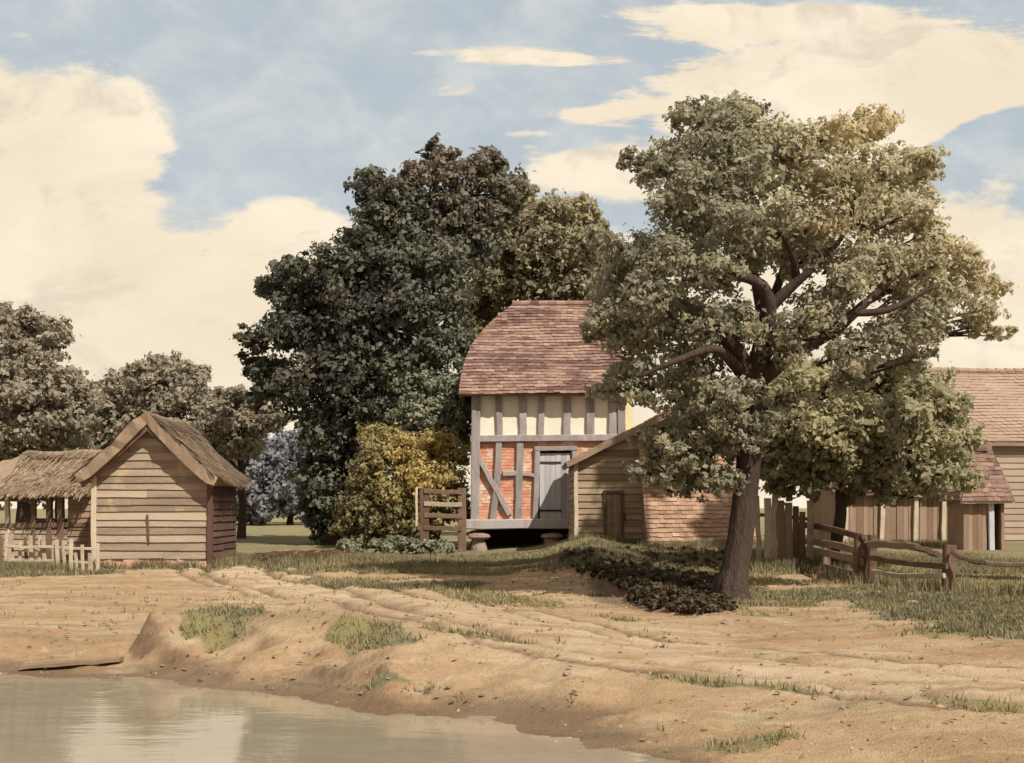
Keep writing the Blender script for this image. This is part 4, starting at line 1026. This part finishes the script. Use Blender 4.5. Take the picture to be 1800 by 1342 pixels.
# ------------------------------------------------------------------ right hand farmyard
db = 50.; bx0, bx1 = hx(1598, db), hx(1600, db) + 17; zb = hz(22, db)
barn = thing('long_barn', V((bx0 + bx1) / 2, db, zb), 'long pale barn with a huge faded orange tiled roof', 'barn')
ze, zr = hzz(772, db - .4), hzz(653, db + 3.6)
mb = MB()
prism(mb, [(bx0, db, zb - .5), (bx1, db, zb - .5), (bx1, db, ze + .2), (bx0, db, ze + .2)], (0, .2, 0))
prism(mb, [(bx0, db + .2, zb - .5), (bx0, db + 7.4, zb - .5), (bx0, db + 7.4, ze), (bx0, db + 3.7, zr - .15), (bx0, db + .2, ze)], (.2, 0, 0))
prism(mb, [(bx0 + .2, db + 7.2, zb - .5), (bx1, db + 7.2, zb - .5), (bx1, db + 7.2, ze), (bx0 + .2, db + 7.2, ze)], (0, .2, 0))
boards(mb, V(bx0, db, 0), V(1, 0, 0), lambda z: (0, bx1 - bx0), zb - .2, ze + .15, .3, V(0, -1, 0), 51)
mb.build('wall', M['barnwall'], barn)
mb = MB(); u_ = V(1, 0, 0)
for yo, sg in ((db - .4, 1), (db + 7.8, -1)):
    o_ = V(bx0 - .3, yo, ze - .1); v_ = V(0, sg * 4.1, zr - ze + .1); W_ = lambda t: (0, bx1 - bx0 + .3)
    slab(o_, u_, v_.normalized(), W_, v_.length, .14)
    tiles(mb, o_, u_, v_.normalized(), v_.length, W_, .34 if sg > 0 else .6, .24 if sg > 0 else .4, 21)
rf = mb.build('roof', M['barntile'], barn)
mb = MB(); x = bx0 - .3
while x < bx1: tube(mb, [(x, db + 3.7, zr + .02), (x + .46, db + 3.7, zr + .03 + .05 * math.sin(x))], [.16, .15], 10, .03, random.random()); x += .45
mb.build('ridge_tile', M['barntile'], rf)
mb = MB(); beam(mb, (bx0 - .2, db - .3, ze - .16), (bx1, db - .3, ze - .2), .3, .12, V(0, -1, 0), n=12, tint=.4); mb.build('eaves_board', M['brownboards'], barn)

# low boarded cowshed
dc = 44.; cx0, cx1 = hx(1470, dc), hx(1700, dc); zb = hz(14, dc); zt = hzz(866, dc)
cow = thing('boarded_cowshed', V((cx0 + cx1) / 2, dc, zb), 'low brown boarded cowshed with pale posts behind the round tree', 'cowshed')
mb = MB(); x = cx0
prism(mb, [(cx0, dc + .05, zb - .4), (cx1, dc + .05, zb - .4), (cx1, dc + .05, zt), (cx0, dc + .05, zt)], (0, .08, 0), .2)
while x < cx1 - .02:
    xe = min(x + random.uniform(.18, .3), cx1); y_ = dc + random.uniform(-.02, .02)
    prism(mb, [(x, y_, zb - .3 + random.uniform(0, .2)), (xe - .012, y_, zb - .3), (xe - .012, y_, zt), (x, y_, zt)], (0, .045, 0), random.random()); x = xe
mb.build('front_wall', M['brownboards'], cow)
mb = MB(); prism(mb, [(cx0, dc + .13, zb - .4), (cx0, dc + 4, zb - .4), (cx0, dc + 4, zt + .9), (cx0, dc + .13, zt)], (.1, 0, 0)); mb.build('side_wall', M['brownboards'], cow); mb = MB(); prism(mb, [(cx1 - .1, dc + .13, zb - .4), (cx1 - .1, dc + 4, zb - .4), (cx1 - .1, dc + 4, zt + .9), (cx1 - .1, dc + .13, zt)], (.1, 0, 0)); mb.build('side_wall', M['brownboards'], cow)
for px in (1484, 1548, 1607, 1656, 1681):
    mb = MB(); beam(mb, (hx(px, dc), dc - .09, zb - .3), (hx(px + 2, dc), dc - .09, zt), .17, .12, V(0, -1, 0), tint=.9); mb.build('post', M['palewood'], cow)
mb = MB(); o_ = V(cx0 - .2, dc - .35, zt - .02); v_ = V(0, 4.4, 1.25); W_ = lambda t: (0, cx1 - cx0 + .4)
slab(o_, u_, v_.normalized(), W_, v_.length); tiles(mb, o_, u_, v_.normalized(), v_.length, W_, .3, .22, 23); mb.build('roof', M['tile'], cow)

# small hip roofed porch hut
dp = 40.; px0, px1 = hx(1694, dp), hx(1764, dp); zb = hz(17.3, dp); zt = hzz(880, dp); zp = hzz(790, dp)
hut = thing('hip_roofed_hut', V((px0 + px1) / 2, dp, zb), 'small hut with a steep red pyramid roof in front of the barn', 'hut')
pd = 1.5
mb = MB()
x = px0
prism(mb, [(px0, dp + .04, zb - .3), (hx(1735, dp), dp + .04, zb - .3), (hx(1735, dp), dp + .04, zt), (px0, dp + .04, zt)], (0, .08, 0), .2)
while x < hx(1735, dp) - .02:
    xe = min(x + .17, hx(1735, dp)); prism(mb, [(x, dp + random.uniform(-.01, .01), zb - .2), (xe - .01, dp, zb - .2), (xe - .01, dp, zt), (x, dp, zt)], (0, .04, 0), random.random()); x = xe
mb.build('front_wall', M['brownboards'], hut)
mb = MB()
for xx in (px0, px1 - .08):
    mb = MB(); prism(mb, [(xx, dp + .12, zb - .3), (xx, dp + pd, zb - .3), (xx, dp + pd, zt), (xx, dp + .12, zt)], (.08, 0, 0), .3); mb.build('side_wall', M['brownboards'], hut)
mb = MB()
prism(mb, [(px0 + .08, dp + pd - .08, zb - .3), (px1 - .08, dp + pd - .08, zb - .3), (px1 - .08, dp + pd - .08, zt), (px0 + .08, dp + pd - .08, zt)], (0, .08, 0), .3); mb.build('back_wall', M['brownboards'], hut)
mb = MB(); beam(mb, (hx(1743, dp), dp - .02, zb - .2), (hx(1741, dp), dp - .02, zt), .2, .16, V(0, -1, 0), tint=.8); mb.build('post', M['doorgrey'], hut)
mb = MB(); beam(mb, (hx(1762, dp), dp - .02, zb - .2), (hx(1761, dp), dp - .02, zt), .12, .12, V(0, -1, 0), tint=.3); mb.build('post', M['brownboards'], hut)
mb = MB(); e0, e1 = px0 - .22, px1 + .26; f0, f1 = dp - .3, dp + pd + .3; mid = V((e0 + e1) / 2 + .1, (f0 + f1) / 2, 0); tw2 = .34
cs = [V(e0, f0, zt - .03), V(e1, f0, zt - .03), V(e1, f1, zt - .03), V(e0, f1, zt - .03)]
tp = [V(mid.x - tw2, mid.y - tw2, zp), V(mid.x + tw2, mid.y - tw2, zp), V(mid.x + tw2, mid.y + tw2, zp), V(mid.x - tw2, mid.y + tw2, zp)]
mb.add(cs + tp, [(3, 2, 1, 0), (4, 5, 6, 7), (0, 1, 5, 4), (1, 2, 6, 5), (2, 3, 7, 6), (3, 0, 4, 7)], .3)
for i in range(4):
    a_, b_ = cs[i], cs[(i + 1) % 4]; c_, e_ = tp[i], tp[(i + 1) % 4]; u2 = (b_ - a_).normalized(); v2 = ((c_ + e_) / 2 - (a_ + b_) / 2); wd_ = (b_ - a_).length; sh_ = ((c_ + e_) / 2 - (a_ + b_) / 2).dot(u2); v3 = v2 - u2 * sh_; l3 = v3.length
    W_ = lambda t, a_=a_, b_=b_, c_=c_, e_=e_, u2=u2: ((c_ - a_).dot(u2) * t, (b_ - a_).length + ((e_ - a_).dot(u2) - (b_ - a_).length) * t)
    tiles(mb, a_, u2, v3.normalized(), l3, W_, .24, .17, 25 + i)
rf = mb.build('roof', M['tile'], hut)
mb = MB(); tube(mb, [mid + V(0, 0, zp - .05), mid + V(0, 0, zp + .08), mid + V(0, 0, zp + .3)], [.48, .48, .44], 8, .02); mb.build('roof_cap', M['tile'], rf)
mb = MB(); beam(mb, (e0, f0 + .05, zt - .07), (e1, f0 + .05, zt - .07), .09, .07, V(0, -1, 0), tint=.9); mb.build('eaves_board', M['palewood'], hut)

# tall cleft paling by the trunk
pf = thing('paling_fence', gpt(1378, 27.2), 'tall leaning cleft paling fence right of the big trunk', 'fence')
for px, tp_, w, mm in ((1336, 872, .12, 'palewood'), (1349, 876, .17, 'palewood'), (1361, 868, .16, 'palewood'), (1374, 880, .22, 'brownboards'), (1388, 884, .18, 'brownboards'), (1399, 890, .15, 'darkwood'), (1410, 900, .14, 'darkwood'), (1425, 880, .16, 'palewood')):
    b = gpt(px, 27.2); mb = MB(); beam(mb, b - V(0, 0, .25), at(px - random.uniform(-2, 7), tp_, 27.2), w, .05, V(0, -1, 0), cham=.3); mb.build('pale', M[mm], pf)
for py in (905, 975):
    mb = MB(); beam(mb, at(1330, py, 27.3), at(1428, py + 8, 27.3), .09, .07, V(0, -1, 0)); mb.build('rail', M['brownboards'], pf)

# post and rail fence
rb = gpt(1530, 23)
rfn = thing('rail_fence', rb, 'weathered brown post and rail fence sagging across the grass verge', 'fence')
def post(b, top, w, lean=0, m='darkwood'):
    mb = MB(); beam(mb, b - V(0, 0, .3), V(b.x + lean, b.y, top), w, w * .8, V(0, -1, 0), n=5, jit=.015, cham=.3); return mb.build('post', M[m], rfn)
dL, dM, dR = 29.5, 26.5, 23.0
A_, B_, C_, C2 = gpt(1405, dL), gpt(1452, dM), gpt(1510, dR), gpt(1531, dR - .3)
D_ = gpt(1664, 20.2)
post(A_, hzz(920, dL), .17); post(B_, hzz(928, dM), .19, m='brownboards'); post(C_, hzz(940, dR), .25, .03); post(C2, hzz(940, dR), .17, .04); post(D_, hzz(958, 20.2), .21, .06)
post(D_ + V(-.30, .3, 0), hzz(1032, 20.2), .2, .18, 'brownboards')
def rail(p0, p1, w=.11, sag=-.05, m='darkwood'):
    mb = MB(); beam(mb, p0, p1, w, .055, V(0, -1, 0), n=8, jit=.014, cham=.35, bow=V(0, 0, sag)); mb.build('rail', M[m], rfn)
for ya, yb_ in ((922, 945), (950, 972), (966, 988), (990, 1016)):
    rail(at(1402, ya, dL - .12), at(1516, yb_, dR - .16), .16, .05, 'brownboards' if ya in (950, 966) else 'darkwood')
rail(at(1526, 958, dR - .5), at(1615, 962, 21.4), .15, .02, 'brownboards'); rail(at(1610, 961, 21.38), at(1652, 977, 20.6), .12, 0, 'darkwood')
rail(at(1530, 980, dR - .5), at(1664, 996, 20.05), .11, -.03); rail(at(1534, 1006, dR - .5), at(1660, 1012, 20.05), .09, -.04, 'palewood')
rail(at(1672, 970, 20.05), at(1735, 990, 19.6), .08, -.05); rail(at(1733, 990, 19.6), at(1850, 990, 19.), .08, -.03, 'brownboards')
E_ = gpt(1840, 19.); post(E_, E_.z + .95, .2)

# ------------------------------------------------------------------ small things
b = gpt(120, 12.95)
mb = MB(); a_, c_ = gpt(38, 13.0), gpt(214, 13.1)
beam(mb, a_ + V(0, 0, .035), c_ + V(0, 0, .04), .2, .05, V(0, 0, 1), n=8, jit=.01, tint=.2)
M['plank'] = mat('sandy plank', (.20, .14, .09), (.32, .235, .155), scale=4, stretch=(.3, 1, 1))
pl = mb.build('plank', M['plank']); tag(pl, 'old weathered brown plank lying flat at the pond edge', 'plank')

mb = MB(); g = random.Random(91)
for i in range(170):
    px = g.uniform(425, 560); dd = g.uniform(30.8, 32.6) + (px - 425) * .012
    b = gpt(px, dd); an = g.uniform(-.5, .5); ln = g.uniform(.4, 1.3)
    e = b + V(math.cos(an) * ln, math.sin(an) * ln * .4, g.uniform(.02, .3)); h0 = g.uniform(0, .1)
    tube(mb, [b + V(0, 0, h0), (b + e) / 2 + V(0, 0, h0 + g.uniform(0, .12)), e + V(0, 0, h0 * .5)], [.02, .016, .006], 5, .1, g.random())
o = mb.build('brushwood_pile', M['brush']); tag(o, 'dark tangled pile of dead brushwood beside the gabled shed', 'brushwood')

def stone(px, py, r, label, seed):
    b = on(px, py); g = random.Random(seed); mb = MB(); vs = []; fs = []
    for i in range(5):
        for j in range(9):
            ph = i / 4 * math.pi * .55; a = 2 * math.pi * j / 9; k = r * g.uniform(.8, 1.15)
            vs.append(b + V(math.cos(a) * math.sin(ph + .15) * k * 1.3, math.sin(a) * math.sin(ph + .15) * k, math.cos(ph) * k * .75 - r * .12))
    for i in range(4):
        for j in range(9): a = i * 9 + j; c = i * 9 + (j + 1) % 9; fs.append((a, a + 9, c + 9, c))
    fs.append(tuple(range(9))); mb.add(vs, fs, [g.uniform(.4, .8) for _ in vs])
    tag(mb.build('field_stone', M['stone']), label, 'stone', 'loose stones about the track')
for a in ((1605, 1062, .09, 'pale stone lying in the grass below the rail fence', 1), (1278, 1096, .08, 'small stone at the foot of the big trunk', 2), (998, 1186, .035, 'tiny dark stone alone on the sandy track edge', 3), (512, 1004, .12, 'stone beside the brushwood pile where the track bends', 4)):
    stone(*a)

# ------------------------------------------------------------------ light, sky, camera
EL = math.radians(48); AZ = math.atan2(.6, -.8)          # clockwise from +Y
sd = V(math.sin(AZ) * math.cos(EL), math.cos(AZ) * math.cos(EL), math.sin(EL))
L_ = bpy.data.lights.new('sun', 'SUN'); L_.energy = 5.0; L_.angle = math.radians(.5); L_.color = (1, .925, .80)
lo = bpy.data.objects.new('sun', L_); COL.objects.link(lo); lo.location = (10, -10, 30); lo.rotation_euler = sd.to_track_quat('Z', 'Y').to_euler()

w = bpy.data.worlds.new('World'); sc.world = w; w.use_nodes = True; nt = w.node_tree
bg = nt.nodes['Background']; bg.inputs[1].default_value = .085
sky = nt.nodes.new('ShaderNodeTexSky'); sky.sky_type = 'NISHITA'; sky.sun_disc = False; sky.sun_elevation = EL; sky.sun_rotation = AZ
sky.air_density = 1.; sky.dust_density = 1.5
tc = nt.nodes.new('ShaderNodeTexCoord'); sp = nt.nodes.new('ShaderNodeSeparateXYZ'); nt.links.new(tc.outputs['Generated'], sp.inputs[0])
x, y, z = (E(nt, sp.outputs[i]) for i in range(3))
ya = y._m('ABSOLUTE').mx(.25); u = x / ya; v = z.mx(0) / ya
cb = nt.nodes.new('ShaderNodeCombineXYZ'); nt.links.new(u.s, cb.inputs[0]); nt.links.new(v.s, cb.inputs[1]); uv = E(nt, cb.outputs[0])
def blob(px, py, rx, ry, k, sl=0.):
    du = (u - (px - 900) / 1930) ; dv = v - (890 - py) / 1930
    if sl: dv = dv - du * sl
    return ((du * (1930 / rx))._m('POWER', 2.) + (dv * (1930 / ry))._m('POWER', 2.))._m('MULTIPLY', -1.)._m('EXPONENT') * k
nA = noise(nt, mapping(nt, uv, (1, 1.7, 1)), 5.5, 8, .58, .3); nB = noise(nt, mapping(nt, uv, (1, 2.4, 1)), 22, 6, .65)
cov = (v - .245).smooth(.04, -.04) * 1.0
for bl in ((20, 300, 220, 200, 1.25), (210, 250, 110, 130, .5), (490, 375, 100, 45, .75), (420, 280, 90, 90, -.5), (1470, 165, 400, 115, 1.35), (1720, 130, 220, 70, .7), (1100, 310, 190, 42, .95), (880, 92, 150, 20, .55), (820, 160, 100, 18, .5), (1030, 200, 90, 14, .5), (1350, 25, 330, 30, .6), (700, 95, 160, 10, .35), (560, 60, 120, 12, .25), (1000, 110, 170, 12, .5), (920, 235, 140, 10, .3), (1250, 60, 260, 16, .3), (1600, 420, 300, 160, .7), (1690, 270, 130, 42, -1.5, .5), (1100, 110, 120, 40, -.25), (600, 100, 500, 120, -.25), (1500, 60, 150, 20, -.25)):
    cov = cov + blob(*bl)
high = v.smooth(.55, 1.1).mx(y.smooth(.05, -.25))  # unseen cloud overhead and behind the camera, added to tune fill light
cov = cov + high * 1.1
nD = noise(nt, mapping(nt, uv, (1, 6, 1), (0, 0, .12)), 7, 8, .68, .6)
cov = cov + (nD - .5) * 1.3 * v.smooth(.27, .36) * u.smooth(-.25, .05)
mask = (cov + (nA - .5) * 1.15 + (nB - .5) * .75).smooth(.33, .62)
cl = mixc(nt, nA.smooth(.35, .65), (8.9, 7.65, 5.8), (9.9, 8.75, 6.85))
nC = noise(nt, mapping(nt, uv, (1, 1.6, 1)), 11, 7, .6, .5)
cl = mixc(nt, nC.smooth(.50, .68) * .7, cl, (6.9, 5.9, 4.7))
cl = mixc(nt, blob(250, 620, 330, 160, .55), cl, (8.7, 7.3, 5.5))
cl = mixc(nt, high, cl, (5.6, 5.0, 4.2))
skc = mixc(nt, 1., E(nt, sky.outputs[0]), (.95, .76, .52), 'MULTIPLY')
skc = mixc(nt, .6, skc, (6.9, 7.75, 8.5))
skc = mixc(nt, (nC * .6 + nA * .4).smooth(.40, .68) * .55, skc, (8.1, 8.1, 7.5))
nt.links.new(mixc(nt, mask, skc, cl).s, bg.inputs[0])

cam = bpy.data.cameras.new('camera'); co_ = bpy.data.objects.new('camera', cam); COL.objects.link(co_)
co_.location = (0, 0, CAMZ); co_.rotation_euler = (math.pi / 2, 0, 0)
cam.sensor_width = 36; cam.lens = F / 1800 * 36; cam.shift_y = (HY - 671) / 1800; cam.clip_end = 2000
sc.camera = co_
sc.view_settings.view_transform = 'Standard'; sc.view_settings.look = 'None'; sc.view_settings.exposure = .25; sc.view_settings.gamma = 1
